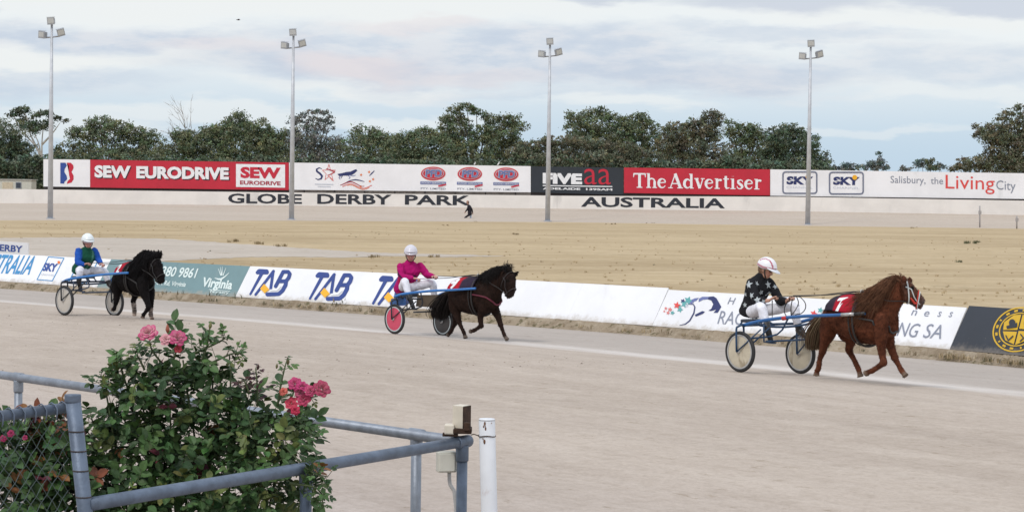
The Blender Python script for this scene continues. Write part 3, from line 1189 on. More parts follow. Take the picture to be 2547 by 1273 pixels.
def n_rac(F):
    Z = lambda x, y: (1600 + x / 2.69, 680 + y / 2.69)
    F.poly('navy', [Z(435, 155), Z(470, 152), Z(490, 165), Z(522, 222), Z(498, 262), Z(470, 262), Z(488, 240), Z(455, 250), Z(435, 248), Z(455, 235), Z(468, 205), Z(455, 180), Z(425, 170)])
    F.poly('navy', [Z(345, 275), Z(395, 250), Z(412, 255), Z(400, 268), Z(350, 288)])
    F.poly('steel', [Z(395, 155), Z(440, 155), Z(430, 172), Z(400, 175), Z(370, 190), Z(372, 168)])
    F.poly('steel', [Z(345, 165), Z(372, 162), Z(355, 182), Z(320, 192), Z(322, 175)])
    for x, y, w_, c in ((300, 180, 30, 'teal'), (275, 205, 26, 'teal'), (245, 240, 22, 'teal'), (320, 190, 20, 'steel'), (265, 185, 18, 'navy'), (290, 215, 14, 'pale'), (195, 262, 16, 'teal'), (240, 215, 14, 'teal')):
        F.star(c, *Z(x, y), w_ / 2.69, .4, 1, .5)
    for x, y, w_, c in ((225, 212, 26, 'livingred'), (178, 240, 17, 'salmon'), (150, 232, 12, 'salmon'), (165, 262, 14, 'salmon'), (140, 252, 9, 'salmon')):
        F.star(c, *Z(x, y), w_ / 2.69, .2, 2, .45)
    F.stroke('navy', [Z(300, 205), Z(335, 205), Z(345, 225), Z(338, 265), Z(310, 315), Z(280, 338), Z(243, 345)], [1, 2.2, 3, 3.4, 3.2, 2.4, 1])
    hb = lambda ch, x0, x1, yb, h_: F.text('grey', ch, Z(x0, yb), Z(x1, yb + (x1 - x0) * .075 + 1), Z(x0 + h_ * .45, yb - h_), 0)
    hb('H', 562, 600, 203, 44)
    hb('a', 790, 815, 225, 34); hb('r', 1010, 1030, 243, 36)
    for ch, x0, x1, yb in (('n', 1790, 1822, 277), ('e', 1872, 1905, 284), ('s', 1965, 1985, 287), ('s', 2040, 2060, 289)):
        hb(ch, x0, x1, yb, 34)
    F.text('grey', 'RACING', Z(490, 335), Z(1850, 424), Z(518, 247), .0) if False else None
    F.text('grey', 'RAC', Z(494, 336), Z(658, 346), Z(520, 248), 0)
    F.text('grey', 'I', Z(1600, 402), Z(1612, 403), Z(1636, 314), 0)
    F.text('grey', 'NG', Z(1692, 416), Z(1822, 427), Z(1730, 325), 0)
    F.text('grey', 'SA', Z(1866, 428), Z(1990, 437), Z(1905, 335), 0)
    # second spray of stars in the middle of the board
    for x, y, w_, c in ((1140, 268, 26, 'livingred'), (1185, 245, 22, 'teal'), (1165, 290, 16, 'teal'), (1110, 285, 14, 'salmon')):
        F.star(c, *Z(x, y), w_ / 2.69, .3, 1, .45)


def n_emb(F):
    cx, cy, rx, ry = 2532, 819, 62, 56
    sk = lambda u, v: (cx + u * rx - v * 14, cy + v * ry + u * 4)
    cir = lambda r, a0, a1, n=40: [sk(r * math.cos(a0 + (a1 - a0) * i / n), r * math.sin(a0 + (a1 - a0) * i / n)) for i in range(n + 1)]
    def band(col, r0, r1, a0, a1, lv):
        A, B = cir(r0, a0, a1), cir(r1, a0, a1)
        for i in range(40):
            F.poly(col, [A[i], A[i + 1], B[i + 1], B[i]], lv)
    band('gold', .94, 1.0, 0, 2 * math.pi, 1)
    band('gold', .70, .75, 0, 2 * math.pi, 1)
    for k in range(16):
        a = k * math.pi / 8
        band('gold', .80, .89, a, a + (.17 if k % 3 else .08), 1)
    P = lambda *uv: [sk(*q) for q in uv]
    F.poly('gold', P((-.62, -.28), (-.30, -.62), (-.02, -.66), (-.02, .02), (-.58, .06)), 2)
    F.poly('gold', P((.04, .06), (.6, .05), (.42, .46), (.04, .68)), 2)
    F.poly('gold', P((.04, -.66), (.34, -.6), (.62, -.28), (.58, -.02), (.04, -.04)), 2)
    F.poly('gold', P((-.58, .12), (-.02, .10), (-.02, .66), (-.40, .50)), 2)
    F.disc('black', *sk(-.30, -.28), 8, 9, 4); F.poly('black', P((-.5, -.12), (-.1, -.3), (-.06, -.1), (-.45, 0)), 4)
    F.stroke('black', P((-.42, .3), (-.28, .5), (-.14, .3)), 3, 4)
    F.disc('black', *sk(.3, -.3), 8, 9, 4)
    F.stroke('black', P((.15, .2), (.3, .35), (.2, .5)), 3, 4)


near_board('fence_board', -290, 240, M_BW, 'white fence board lettered AUSTRALIA in blue at the far end of the fence', n_tra)
near_board('fence_board', 240, 585, M_TEAL, 'grey-green fence board with Virginia nursery lettering behind the black pony', n_vir)
near_board('fence_board', 585, 1030, M_BW, 'white fence board with three blue TAB logos', n_tab)
near_board('fence_board', 1030, 1622, M_BW, 'plain blank white fence board beside the small bay pony', n_blank)
near_board('fence_board', 1622, 2362, M_BW, 'white fence board lettered RACING SA behind the chestnut pony', n_rac, .955)
near_board('fence_board', 2362, 2800, M_DARKB, 'dark fence board with a round gold emblem', n_emb)

# taller sign standing behind the white board at the far end
A = at_z(-160, 682, ZF) + V((.45, .45, 0)); B = at_z(62, 699, ZF) + V((.45, .45, 0))
Yv = [None]
d = (B - A).normalized(); nrm = V((d.y, -d.x, 0))
root = thing('park_sign', (A + B) / 2 - V((0, 0, .15)), 'small white upright sign ending in ERBY behind the fence boards', 'sign')
q = [on_plane(x, y, A, nrm) for x, y in ((-150, 622), (70, 640), (70, 604.5), (-150, 590))]
bm = bmesh.new(); f = [bm.verts.new(p) for p in q]; b_ = [bm.verts.new(p - nrm * .03) for p in q]
bm.faces.new(f); bm.faces.new(b_[::-1])
for i in range(4): bm.faces.new((f[i], b_[i], b_[(i + 1) % 4], f[(i + 1) % 4]))
link('board', bm, M_BW, root, smooth=False)
for u in (.25, .85):
    p = q[0].lerp(q[1], u)
    bm = bmesh.new(); tube(bm, [p - nrm * .06 + V((0, 0, .15)), V((p.x, p.y, ZI)) - nrm * .06], .025, 6); link('post', bm, M_STAKE, root)
F = Face(A, nrm, EPSN)
F.text('blue', 'DERBY', (-20, 622.5), (55, 628), (-18.5, 606), .03)
F.build(root)

# marker peg in front of the green board
b = on_ground(514, 747); p = project(b)
root = thing('marker_peg', b, 'short pale wooden peg with dark top standing before the grey-green board', 'peg')
t = at_y(519, 712, b.y)
bm = bmesh.new(); tube(bm, [b - V((0, 0, .05)), t], [.035, .03], 8); link('stake', bm, mat('peg_wood', (.55, .46, .34), .8, .2, 12), root)
bm = bmesh.new(); tube(bm, [t, t + V((0, 0, .05))], [.034, .03], 8); link('cap', bm, M_POSTD, root)
for (x, y0, y1, lab) in ((2437, 512, 567, 'taller thin grey marker post at the far track edge, right of the poles'), (2529, 537, 569, 'shorter thin grey marker post at the far track edge by the picture side')):
    b = at_z(x, y1, ZI); t = at_y(x, y0, b.y)
    root = thing('marker_post', b, lab, 'post', 'thin marker posts beside the far track')
    bm = bmesh.new(); tube(bm, [b, t], .07, 8); link('shaft', bm, mat('marker_grey', (.36, .34, .34), .7), root)
    bm = bmesh.new(); box(bm, b.lerp(t, .7) + V((0, -.08, 0)), (.14, 0, 0), (0, .02, 0), (0, 0, .16)); link('plate', bm, mat('marker_grey', (.4, .38, .38), .7), root, smooth=False)

# ------------------------------------------------------------------ light poles
M_POLE = mat('pole_steel', (.52, .54, .58), .5, .1, 2, metal=.3)
M_HOUS = mat('lamp_housing', (.36, .38, .42), .5, .1, 3, metal=.2)
M_LENS = mat('lamp_glass', (.58, .62, .67), .15, .05, 3, metal=.4)
PH = 16.4


def make_pole():
    root = thing('light_pole', (0, 0, 0), 'x', 'light pole', 'floodlight poles along the far side')
    bm = bmesh.new(); tube(bm, [(0, 0, -.2), (0, 0, PH * .5), (0, 0, PH - .55)], [.235, .175, .095], 12)
    link('pole', bm, M_POLE, root)
    bm = bmesh.new(); tube(bm, [(0, 0, 0), (0, 0, .12)], [.36, .36], 12); link('base_plate', bm, M_HOUS, root)
    bm = bmesh.new(); tube(bm, [(-.64, 0, PH - 1.70), (.66, 0, PH - 1.55)], .06, 8); link('crossarm', bm, M_HOUS, root)
    for (x, z, yaw, tilt, roll) in ((-.68, PH - 1.45, .50, .10, .12), (.72, PH - 1.25, -.45, .16, -.30), (0, PH - .33, .10, .10, -.06)):
        c = V((x, -.12, z))
        R = Matrix.Rotation(-yaw, 3, 'Z') @ Matrix.Rotation(tilt, 3, 'X') @ Matrix.Rotation(roll, 3, 'Y')
        ax, ay, az = R @ V((1, 0, 0)), R @ V((0, 1, 0)), R @ V((0, 0, 1))
        bm = bmesh.new()
        fr = [(c - ay * .22 + ax * i * .31 + az * k * .29) for i, k in ((-1, -1), (1, -1), (1, 1), (-1, 1))]
        bk = [(c + ay * .28 + ax * i * .21 + az * k * .19) for i, k in ((-1, -1), (1, -1), (1, 1), (-1, 1))]
        f = [bm.verts.new(p) for p in fr]; b = [bm.verts.new(p) for p in bk]
        bm.faces.new(f); bm.faces.new(b[::-1])
        for i in range(4): bm.faces.new((f[i], b[i], b[(i + 1) % 4], f[(i + 1) % 4]))
        h = link('floodlight', bm, M_HOUS, root, smooth=False)
        bm = bmesh.new(); box(bm, c - ay * .225 + az * .03, ax * .25, ay * .012, az * .20); link('glass', bm, M_LENS, h, smooth=False)
        bm = bmesh.new(); box(bm, c - ay * .12 + az * .325, ax * .32, ay * .14, az * .012); link('visor', bm, M_HOUS, h, smooth=False)
    return root


def copy_tree(o, parent=None):
    c = o.copy(); COL.objects.link(c); c.parent = parent
    for ch in o.children:
        copy_tree(ch, c)
    return c


proto = make_pole()
for i, (bx, by, ty, lab) in enumerate(((125, 546, 43, 'tall grey floodlight pole in front of the white emblem board'),
                                     (725, 548, 72, 'tall grey floodlight pole at the end of the red EURODRIVE board'),
                                     (1362, 552, 95, 'tall grey floodlight pole in front of the FIVEaa board'),
                                     (2009, 561, 100, 'tall grey floodlight pole in front of the SKY logo'))):
    o = proto if i == 0 else copy_tree(proto)
    b = at_z(bx, by, ZI)
    t = at_y(bx + 6, ty, b.y)
    o.location = b
    s = (t.z - b.z) / PH
    o.scale = (s, s, s)
    o['label'] = lab

# loose clods and pebbles thrown up on the track
vs, fs, cs = [], [], []
r_ = np.random.RandomState(17)
for i in range(2600):
    s_ = 2.2 + r_.rand() * (len(PL) - 5.2)
    p, n_ = base_at(s_)
    t_ = 5.5 + 14 * r_.rand() ** .8
    q = p + n_ * t_
    if q.y < 11 or abs(q.x) > .25 * q.y + 1: continue
    z = hz(t_)
    sz = (.004 + .012 * r_.rand() ** 3)
    a = r_.uniform(0, 6.28)
    k_ = len(vs)
    for j in range(6):
        b_ = a + j * math.pi / 3
        rr = sz * r_.uniform(.7, 1.3)
        vs.append((q.x + math.cos(b_) * rr * 1.3, q.y + math.sin(b_) * rr, z - .002))
    vs.append((q.x, q.y, z + sz * .75))
    c_ = np.array((.40, .335, .275)) * r_.uniform(.45, 1.1)
    cs += [c_] * 7
    for j in range(6): fs.append((k_ + j, k_ + (j + 1) % 6, k_ + 6))
o = link('sand_clods', mesh_np('sand_clods', vs, fs, cs), mat('clod', (1, 1, 1), .95, .15, 20, vcol=True, spec=.1), smooth=False)
tag(o, 'small loose clods of sand scattered over the racing track', kind='stuff')

# ================================================================== TREES
M_LEAF = mat('gum_leaf', (1, 1, 1), .65, .22, .6, vcol=True, spec=.2)
M_BARK = mat('gum_bark', (.17, .14, .11), .9, .3, 1.5)
M_PALE = mat('pale_bark', (.42, .40, .37), .85, .2, 1.2)
tr = np.random.RandomState(5)
GREENS = {'olive': (.158, .188, .108), 'dark': (.115, .148, .096), 'brown': (.168, .170, .110), 'blue': (.150, .185, .180), 'grey': (.185, .200, .180)}


def leaf_cloud(lobes, Y, green, dens, leaf):
    vs, fs, cs = [], [], []
    k = Y / FPX
    base = np.array(GREENS[green])
    for lb in lobes:
        cx, cy, rx, ry = lb[:4]
        dn = dens * (lb[4] if len(lb) > 4 else 1.0)
        c = np.array(at_y(cx, cy, Y + tr.uniform(-.4, .4) * rx * k))
        n = int(max(3, rx * ry * math.pi / 34 * dn))
        for i in range(n):
            d = tr.normal(size=3); d /= np.linalg.norm(d)
            r = tr.uniform(.05, 1) ** .38
            # lumpy outline
            lump = 1 + .16 * math.sin(d[0] * 7 + cx) + .12 * math.sin(d[2] * 9 + cy)
            pc = c + d * r * lump * np.array([rx * k, rx * k * .8, ry * k])
            cr = (4.0 + 6.5 * tr.rand()) * k * (1 if ry > 12 else .7)
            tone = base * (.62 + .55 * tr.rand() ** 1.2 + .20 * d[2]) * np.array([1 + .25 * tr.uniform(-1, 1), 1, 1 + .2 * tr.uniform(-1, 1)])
            m = int(19 * (.7 + .6 * tr.rand()))
            for j in range(m):
                o = tr.normal(size=3) * cr * np.array([.62, .62, .42])
                p = pc + o
                a = tr.normal(size=3); a[2] -= .5; a /= np.linalg.norm(a)
                b = np.cross(a, tr.normal(size=3)); b /= (np.linalg.norm(b) + 1e-9)
                L = leaf * k * (.6 + .8 * tr.rand()); W = L * (.32 + .2 * tr.rand())
                q = len(vs)
                vs += [p - a * L, p + b * W, p + a * L, p - b * W]
                fs.append((q, q + 1, q + 2, q + 3))
                t2 = tone * (.85 + .3 * tr.rand())
                cs += [t2] * 4
    return vs, fs, cs


def tree(name, label, lobes, Y, base_x, green='olive', dens=1.0, bark=M_BARK, leaf=3.0, trunk_w=9, forks=None, core=True):
    k = Y / FPX
    b = at_y(base_x, 503, Y); b.z = -.3
    root = thing(name, b, label, 'tree', 'trees behind the far advertising boards')
    vs, fs, cs = leaf_cloud(lobes, Y, green, dens, leaf)
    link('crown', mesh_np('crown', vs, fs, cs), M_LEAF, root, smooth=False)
    bm = bmesh.new()
    top = max(lobes, key=lambda l: -l[1])
    mid = at_y(base_x + (top[0] - base_x) * .35, 440, Y)
    tube(bm, [b, b.lerp(mid, .5) + V((.15, 0, 0)), mid], [trunk_w * k * .7, trunk_w * k * .55, trunk_w * k * .45], 8)
    if forks is None:
        forks = [[(base_x + (top[0] - base_x) * .35, 440), ((l[0] + base_x) / 2 + rng.uniform(-6, 6), (l[1] + 440) / 2 + 6), (l[0], l[1])] for l in sorted(lobes, key=lambda l: l[1])[:7]]
    for f in forks:
        P = [at_y(x, y, Y + rng.uniform(-.3, .3)) for x, y in f]
        n = len(P)
        tube(bm, P, [trunk_w * k * (.34 - .27 * i / (n - 1)) for i in range(n)], 6, 3)
    link('trunk', bm, bark, root)
    return root


T = tree
T('gum_tree', 'dark bushy tree at the picture edge, left of the tall bare-trunked gum', [(15, 345, 50, 40), (5, 400, 75, 60), (60, 425, 55, 45), (-40, 350, 60, 60), (50, 375, 40, 35)], 262, 10, 'dark')
T('gum_tree', 'tall gum with flat sparse leaf clumps on pale bare limbs behind the first pole',
  [(57, 273, 26, 7, 1.4), (33, 286, 17, 9, 1.3), (66, 294, 12, 6), (88, 287, 14, 8), (112, 284, 22, 10, 1.3), (143, 293, 13, 6, 1.3), (165, 299, 9, 4, 1.4), (80, 312, 36, 14, 1.2), (116, 312, 16, 16), (88, 328, 14, 9), (48, 300, 10, 5)],
  300, 113, 'dark', 1.2, M_PALE, trunk_w=9, forks=[[(106, 440), (95, 375), (62, 335), (44, 314)], [(106, 440), (98, 365), (84, 330)], [(106, 440), (104, 360), (110, 300)], [(95, 375), (78, 340), (70, 320)], [(104, 360), (128, 335), (150, 305)], [(44, 314), (40, 300), (34, 288)], [(84, 330), (70, 300), (58, 276)]])
T('gum_tree', 'broad domed tree right of the first light pole, sky showing through its limbs',
  [(250, 306, 42, 16), (290, 318, 36, 18), (222, 330, 40, 22), (330, 330, 40, 20), (185, 332, 22, 16), (365, 345, 38, 22), (265, 340, 50, 22, .8), (200, 365, 40, 22, .8), (340, 365, 60, 28), (260, 400, 130, 40), (180, 420, 70, 40), (350, 410, 90, 45), (150, 375, 22, 18), (250, 435, 120, 30)], 270, 265, 'olive', 1.0)
T('gum_tree', 'dense tree with a rounded tuft on top, left of the second pole',
  [(590, 300, 30, 24), (575, 325, 60, 26), (530, 340, 60, 28), (640, 325, 40, 28), (665, 345, 40, 26), (600, 370, 110, 50), (480, 360, 60, 34), (450, 335, 28, 18), (560, 420, 140, 40), (680, 390, 50, 55), (440, 395, 60, 50), (700, 340, 14, 18)], 258, 580, 'olive', 1.15)
T('gum_tree', 'wispy feathery tree just right of the second light pole',
  [(790, 280, 40, 9, .8), (760, 290, 40, 10, .7), (815, 292, 18, 12, .7), (735, 300, 22, 10, .7), (780, 305, 55, 13, .6), (820, 312, 16, 10, .7), (745, 318, 34, 12, .6), (790, 325, 35, 14, .6), (760, 350, 60, 26), (760, 395, 70, 50), (830, 360, 40, 26), (725, 345, 24, 30), (820, 405, 60, 45)], 285, 775, 'grey', .85)
T('gum_tree', 'low tree with thin pale tips between wispy tree and rounded bushy trees',
  [(888, 322, 16, 14, .6), (920, 322, 18, 12, .6), (905, 345, 40, 22, .8), (940, 340, 28, 18), (960, 350, 40, 22), (900, 385, 60, 50), (975, 385, 60, 48), (930, 420, 90, 36)], 268, 920, 'olive', 1.0)
T('gum_tree', 'rounded yellowish green bushy tree left of the tall arching gum',
  [(1035, 335, 26, 14), (1065, 330, 26, 14), (1010, 345, 30, 18), (1085, 345, 28, 20), (1045, 370, 66, 40), (1050, 415, 80, 42), (1000, 400, 40, 44)], 250, 1045, 'olive', 1.1)
T('gum_tree', 'tall gum with an arching open top behind the three oval logos',
  [(1160, 266, 28, 9, 1.2), (1185, 277, 20, 11, 1.1), (1135, 278, 26, 13), (1112, 298, 20, 14), (1150, 300, 34, 12, .6), (1130, 325, 50, 34), (1208, 288, 12, 14, .9), (1230, 300, 26, 13), (1265, 298, 30, 13), (1290, 310, 22, 16), (1200, 330, 40, 26, .7), (1250, 335, 56, 30), (1180, 380, 90, 50), (1270, 385, 60, 48), (1120, 385, 40, 55), (1200, 425, 110, 30)], 272, 1185, 'olive', 1.05)
T('gum_tree', 'tall bushy gum with several rounded heads right of the third pole',
  [(1490, 278, 26, 13, 1.1), (1515, 290, 24, 15), (1455, 288, 22, 14), (1425, 295, 22, 14), (1415, 312, 14, 14, .8), (1470, 310, 50, 22), (1540, 305, 36, 20), (1590, 292, 24, 14), (1608, 306, 24, 16), (1575, 318, 40, 20), (1630, 322, 12, 16, .8), (1520, 340, 100, 30), (1620, 350, 34, 26), (1450, 345, 50, 30), (1540, 390, 110, 50)], 280, 1520, 'olive', 1.05)
T('acacia_tree', 'low wide spreading tree with layered brownish foliage behind the FIVEaa board',
  [(1400, 350, 70, 12), (1340, 362, 60, 12), (1460, 358, 70, 13), (1530, 370, 70, 14), (1300, 380, 50, 14), (1390, 376, 90, 14), (1590, 385, 60, 16), (1350, 398, 90, 18), (1470, 398, 110, 22), (1420, 425, 150, 26), (1560, 415, 90, 26), (1310, 415, 60, 28)], 243, 1420, 'brown', 1.25)
T('gum_tree', 'brownish gum with a ragged leaning top above The Advertiser board',
  [(1772, 286, 22, 13, 1.1), (1782, 298, 16, 18), (1755, 300, 16, 14), (1725, 306, 26, 12), (1690, 314, 34, 11), (1665, 322, 22, 12), (1745, 322, 36, 20), (1700, 334, 60, 20), (1770, 330, 24, 22), (1730, 365, 80, 38), (1670, 375, 44, 44), (1740, 410, 110, 36)], 266, 1735, 'brown', 1.05)
T('gum_tree', 'smaller gum with a gap of sky at its left, below the ragged leaning tree',
  [(1814, 304, 12, 9), (1806, 318, 7, 14, .6), (1845, 316, 28, 11), (1868, 322, 22, 13), (1838, 335, 36, 22), (1880, 345, 26, 22), (1860, 370, 55, 36), (1850, 410, 70, 36), (1895, 340, 8, 12)], 274, 1850, 'olive', 1.0)
T('gum_tree', 'dome-shaped dark tree behind the fourth pole and the first SKY box',
  [(1958, 322, 30, 14), (1925, 334, 24, 18), (1990, 334, 28, 18), (1950, 350, 52, 30), (2015, 360, 26, 26), (1970, 390, 68, 40), (1920, 385, 34, 50), (2030, 395, 24, 28, .8), (2052, 385, 14, 10, .5), (2056, 402, 16, 14, .5), (1975, 415, 90, 22)], 262, 1965, 'dark', 1.15)
T('gum_tree', 'large spreading gum at the picture edge above the Living City lettering',
  [(2540, 268, 26, 9, .9), (2515, 282, 26, 10, .8), (2492, 292, 20, 12, .8), (2560, 292, 40, 20), (2432, 316, 18, 9, .6), (2450, 326, 30, 14, .8), (2430, 335, 14, 10, .6), (2480, 322, 36, 20), (2530, 325, 60, 30), (2470, 345, 40, 20), (2500, 380, 60, 50), (2560, 380, 70, 70), (2440, 405, 34, 22), (2520, 415, 90, 30)], 255, 2520, 'brown', 1.0)
for lab, lob, bx, Yd, gr in (
        ('tiny rounded far bush just right of the dome-shaped tree', [(2107, 413, 17, 9), (2078, 420, 14, 5), (2112, 420, 24, 6)], 2107, 420, 'blue'),
        ('far lopsided pointed tree alone above the second SKY box', [(2186, 386, 6, 12, .8), (2190, 402, 14, 10, .7), (2170, 408, 18, 7), (2150, 416, 22, 6), (2200, 412, 14, 8, .6), (2180, 418, 34, 6)], 2180, 400, 'blue'),
        ('small far round-headed tree, first of the loose row above Living City', [(2292, 404, 15, 8), (2285, 412, 14, 8), (2250, 420, 18, 5)], 2290, 380, 'blue'),
        ('small dark far tree in the middle of the loose row', [(2312, 408, 13, 10), (2318, 418, 18, 7)], 2312, 370, 'dark'),
        ('small thin far tree at the end of the loose row', [(2336, 409, 13, 8, .6), (2340, 418, 16, 6, .8)], 2337, 375, 'blue'),
        ('squat dark tree beside the large spreading gum', [(2395, 404, 20, 12), (2400, 416, 28, 12), (2372, 420, 16, 6)], 2395, 300, 'brown')):
    T('far_tree', lab, lob, Yd, bx, gr, 1.3, leaf=3.2, trunk_w=4)
# dense shrubs closing the view behind the boards
for i, (x0, x1, g_, lab) in enumerate(((-40, 130, 'dark', 'dark hedge shrubs over the site hut and white wall'), (420, 760, 'dark', 'dark shrubs directly above the red EURODRIVE board'), (760, 1100, 'dark', 'dark shrubs above the horse emblem board'),
                                      (1080, 1330, 'dark', 'dark shrubs above the three oval logos'), (1310, 1560, 'dark', 'dark shrubs just behind the FIVEaa letters'), (1560, 1930, 'dark', 'dark shrubs along the top of The Advertiser board'), (120, 430, 'dark', 'dark shrubs above the white emblem board'), (1900, 2070, 'dark', 'dark shrubs above the first SKY box'))):
    n = int((x1 - x0) / 34) + 1
    lob = [(x0 + (x1 - x0) * (j + .5) / n, 424 + x0 * .006 + rng.uniform(-8, 8), 30, 30 + rng.uniform(-4, 10)) for j in range(n)]
    lob += [(x0 + (x1 - x0) * (j + .5) / n, 462 + x0 * .006, 32, 26) for j in range(n)]
    b = at_y((x0 + x1) / 2, 500, 238); b.z = -.3
    root = thing('shrub', b, lab, 'shrub', 'shrubs behind the far boards')
    vs, fs, cs = leaf_cloud(lob, 238 + i * .7, g_, 1.5, 4.2)
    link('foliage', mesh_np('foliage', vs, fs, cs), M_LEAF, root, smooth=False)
    bm = bmesh.new()
    for l in lob[:n]:
        p = at_y(l[0], l[1] + 10, 238 + i * .7)
        tube(bm, [V((p.x, p.y, -.3)), p], [.09, .04], 5)
    link('stem', bm, M_BARK, root)

# the wood goes on past both ends of the boards
lob = [(-130 - 75 * i, 380 + rng.uniform(-30, 30), 70, 60) for i in range(8)] + [(-120 - 75 * i, 440, 70, 50) for i in range(8)] + [(2660 + 75 * i, 360 + rng.uniform(-40, 30), 70, 60) for i in range(6)] + [(2660 + 75 * i, 430, 70, 50) for i in range(6)]
vs, fs, cs = leaf_cloud(lob, 290, 'olive', .9, 4.0)
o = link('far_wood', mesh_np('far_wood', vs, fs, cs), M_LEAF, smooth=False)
tag(o, 'dark far wood carrying on past the ends of the row of gums', kind='stuff')

# bare dead tree
b = at_y(468, 503, 290); b.z = -.3
root = thing('dead_tree', b, 'leafless dead tree with thin bare twigs against the sky', 'tree')
bm = bmesh.new()
rt = random.Random(9)
k = 290 / FPX


def twig(p, ang, L, r, depth):
    q = (p[0] + L * math.sin(ang), p[1] - L * math.cos(ang))
    m = ((p[0] + q[0]) / 2 + rt.uniform(-2, 2), (p[1] + q[1]) / 2)
    y = 290 + rt.uniform(-1, 1)
    tube(bm, [at_y(*p, 290), at_y(*m, y), at_y(*q, 290)], [r, r * .8, r * .55], 5)
    if depth:
        for _ in range(rt.choice((2, 3))):
            twig(q if rt.random() < .7 else m, ang + rt.uniform(-.55, .55), L * rt.uniform(.5, .8), r * .6, depth - 1)


twig((468, 450), 0, 80, .12, 0)
for a, x, y in ((-.5, 468, 372), (-.15, 468, 370), (.15, 468, 370), (.5, 468, 375), (-.8, 466, 380)):
    twig((x, y), a, 44 * rt.uniform(.8, 1.2), .07, 3)
link('branches', bm, mat('dead_bark', (.36, .33, .30), .9), root)


# ------------------------------------------------------------------ birds
M_BIRDW = mat('bird_white', (.8, .8, .8), .7)
M_BIRDD = mat('bird_dark', (.06, .05, .06), .8)


def bird(p, s, mat_, label, flying, yaw):
    root = thing('bird', p, label, 'bird')
    f = V((math.cos(yaw), math.sin(yaw), 0)); l = V((-f.y, f.x, 0))
    bm = bmesh.new()
    up = f * .45 + UP * .9 if not flying else f
    tube(bm, [p - up * s * 1.3 + (UP * s * 1.3 if not flying else V()), p + (UP * s * .9 if not flying else V()), p + up * s * .7 + (UP * s * 1.1 if not flying else V())], [s * .12, s * .42, s * .2], 8, 3, True)
    hd = p + up * s * .8 + (UP * s * 1.3 if not flying else V())
    ball(bm, hd, s * .27); tube(bm, [hd, hd + f * s * .45 - UP * s * .05], [s * .12, s * .02], 6)
    if not flying:
        for q in (-.12, .12): tube(bm, [p + l * q * s + UP * s * .6, p + l * q * s], s * .05, 5)
    body = link('body', bm, mat_, root)
    for q in (-1, 1):
        bm = bmesh.new()
        if flying:
            pts = [p + f * .4 * s, p + l * q * s * 1.3 + f * .5 * s + UP * s * .5, p + l * q * s * 2.4 + UP * s * .25 - f * .2 * s, p + l * q * s * 1.2 - f * .35 * s + UP * s * .4, p - f * .4 * s]
        else:
            c = p + UP * s * 1.0 + l * q * s * .38
            pts = [c + f * s * .45 + UP * s * .4, c + f * s * .1 + UP * s * .55, c - f * s * 1.0 - UP * s * .65, c - f * s * .2 - UP * s * .45]
        v1 = [bm.verts.new(x) for x in pts]; v2 = [bm.verts.new(x - UP * s * .06 + l * q * s * .05) for x in pts]
        bm.faces.new(v1); bm.faces.new(v2[::-1])
        for i in range(len(pts)): bm.faces.new((v1[i], v2[i], v2[(i + 1) % len(pts)], v1[(i + 1) % len(pts)]))
        link('wing', bm, mat_, root, smooth=False)


bird(at_y(1181, 410.5, YB + .03), .14, M_BIRDW, 'small white bird perched on the white board, above the middle oval logo', False, .6)
bird(at_y(1240, 411.5, YB + .03), .17, M_BIRDW, 'slightly larger white bird perched on the white board, above the last oval logo', False, .3)
bird(at_y(593, 50, 150), .11, M_BIRDD, 'small dark bird flying alone in the cloudy sky', True, .2)

# ------------------------------------------------------------------ dry tufts and weeds
M_TUFT = mat('tuft_leaf', (1, 1, 1), .85, .15, 4, vcol=True, spec=.15)


def tufts(name, spots, kind_cols, label=None, h=(.10, .28), blades=26):
    vs, fs, cs = [], [], []
    r = np.random.RandomState(8)
    for (p, s, ci) in spots:
        c0 = np.array(kind_cols[ci])
        for _ in range(blades):
            a = r.uniform(0, 6.283); lean = r.uniform(.1, 1.0)
            L = r.uniform(*h) * s
            d = np.array([math.cos(a), math.sin(a), 0])
            side = np.array([-d[1], d[0], 0]) * L * .05
            b = np.array(p) + np.array([r.normal() * .09 * s, r.normal() * .09 * s, 0])
            m = b + d * L * lean * .4 + np.array([0, 0, L * .65]); t = b + d * L * lean + np.array([0, 0, L * (1 - .35 * lean)])
            q = len(vs)
            vs += [b - side, b + side, m + side * .8, m - side * .8, t]
            fs += [(q, q + 1, q + 2, q + 3), (q + 3, q + 2, q + 4)]
            col = c0 * r.uniform(.7, 1.3)
            cs += [col] * 5
    return link(name, mesh_np(name, vs, fs, cs), M_TUFT, smooth=False)


r_ = random.Random(21)
spots = []
for _ in range(900):
    x, y = r_.uniform(-60, 2600), r_.uniform(0, 1)
    yy = 556 + (0.012 * x) + (y ** 1.3) * (90 + .045 * x)
    p = at_z(x, yy, ZI)
    if tdist(p.x, p.y) > -1.0: continue
    if x < 1150 and 592 < yy < 640 and r_.random() < .93: continue
    spots.append((p, r_.uniform(.12, .34), 0 if r_.random() < .95 else (1 if r_.random() < .8 else 2)))
for (x, y, s) in ((2415, 606, 2.0), (2432, 603, 1.2), (2385, 652, .9), (1520, 558, 1.4), (1620, 556, 1.2), (2270, 567, 1.3), (1180, 551, 1.0), (1105, 561, 1.0), (1900, 556, 1.3), (1280, 583, 1.2), (580, 602, 1.6), (640, 607, 1.5), (700, 613, 1.4), (930, 640, 1.2), (1080, 640, 1.2)):
    for _ in range(5):
        spots.append((at_z(x + r_.uniform(-12, 12), y + r_.uniform(-1, 1), ZI), s * .42, 2 if x > 2380 else 1))
o = tufts('dry_grass', spots, [(.42, .32, .185), (.26, .20, .115), (.10, .11, .06)])
tag(o, 'dry yellow and dark grass tufts across the infield', kind='stuff')
spots = []
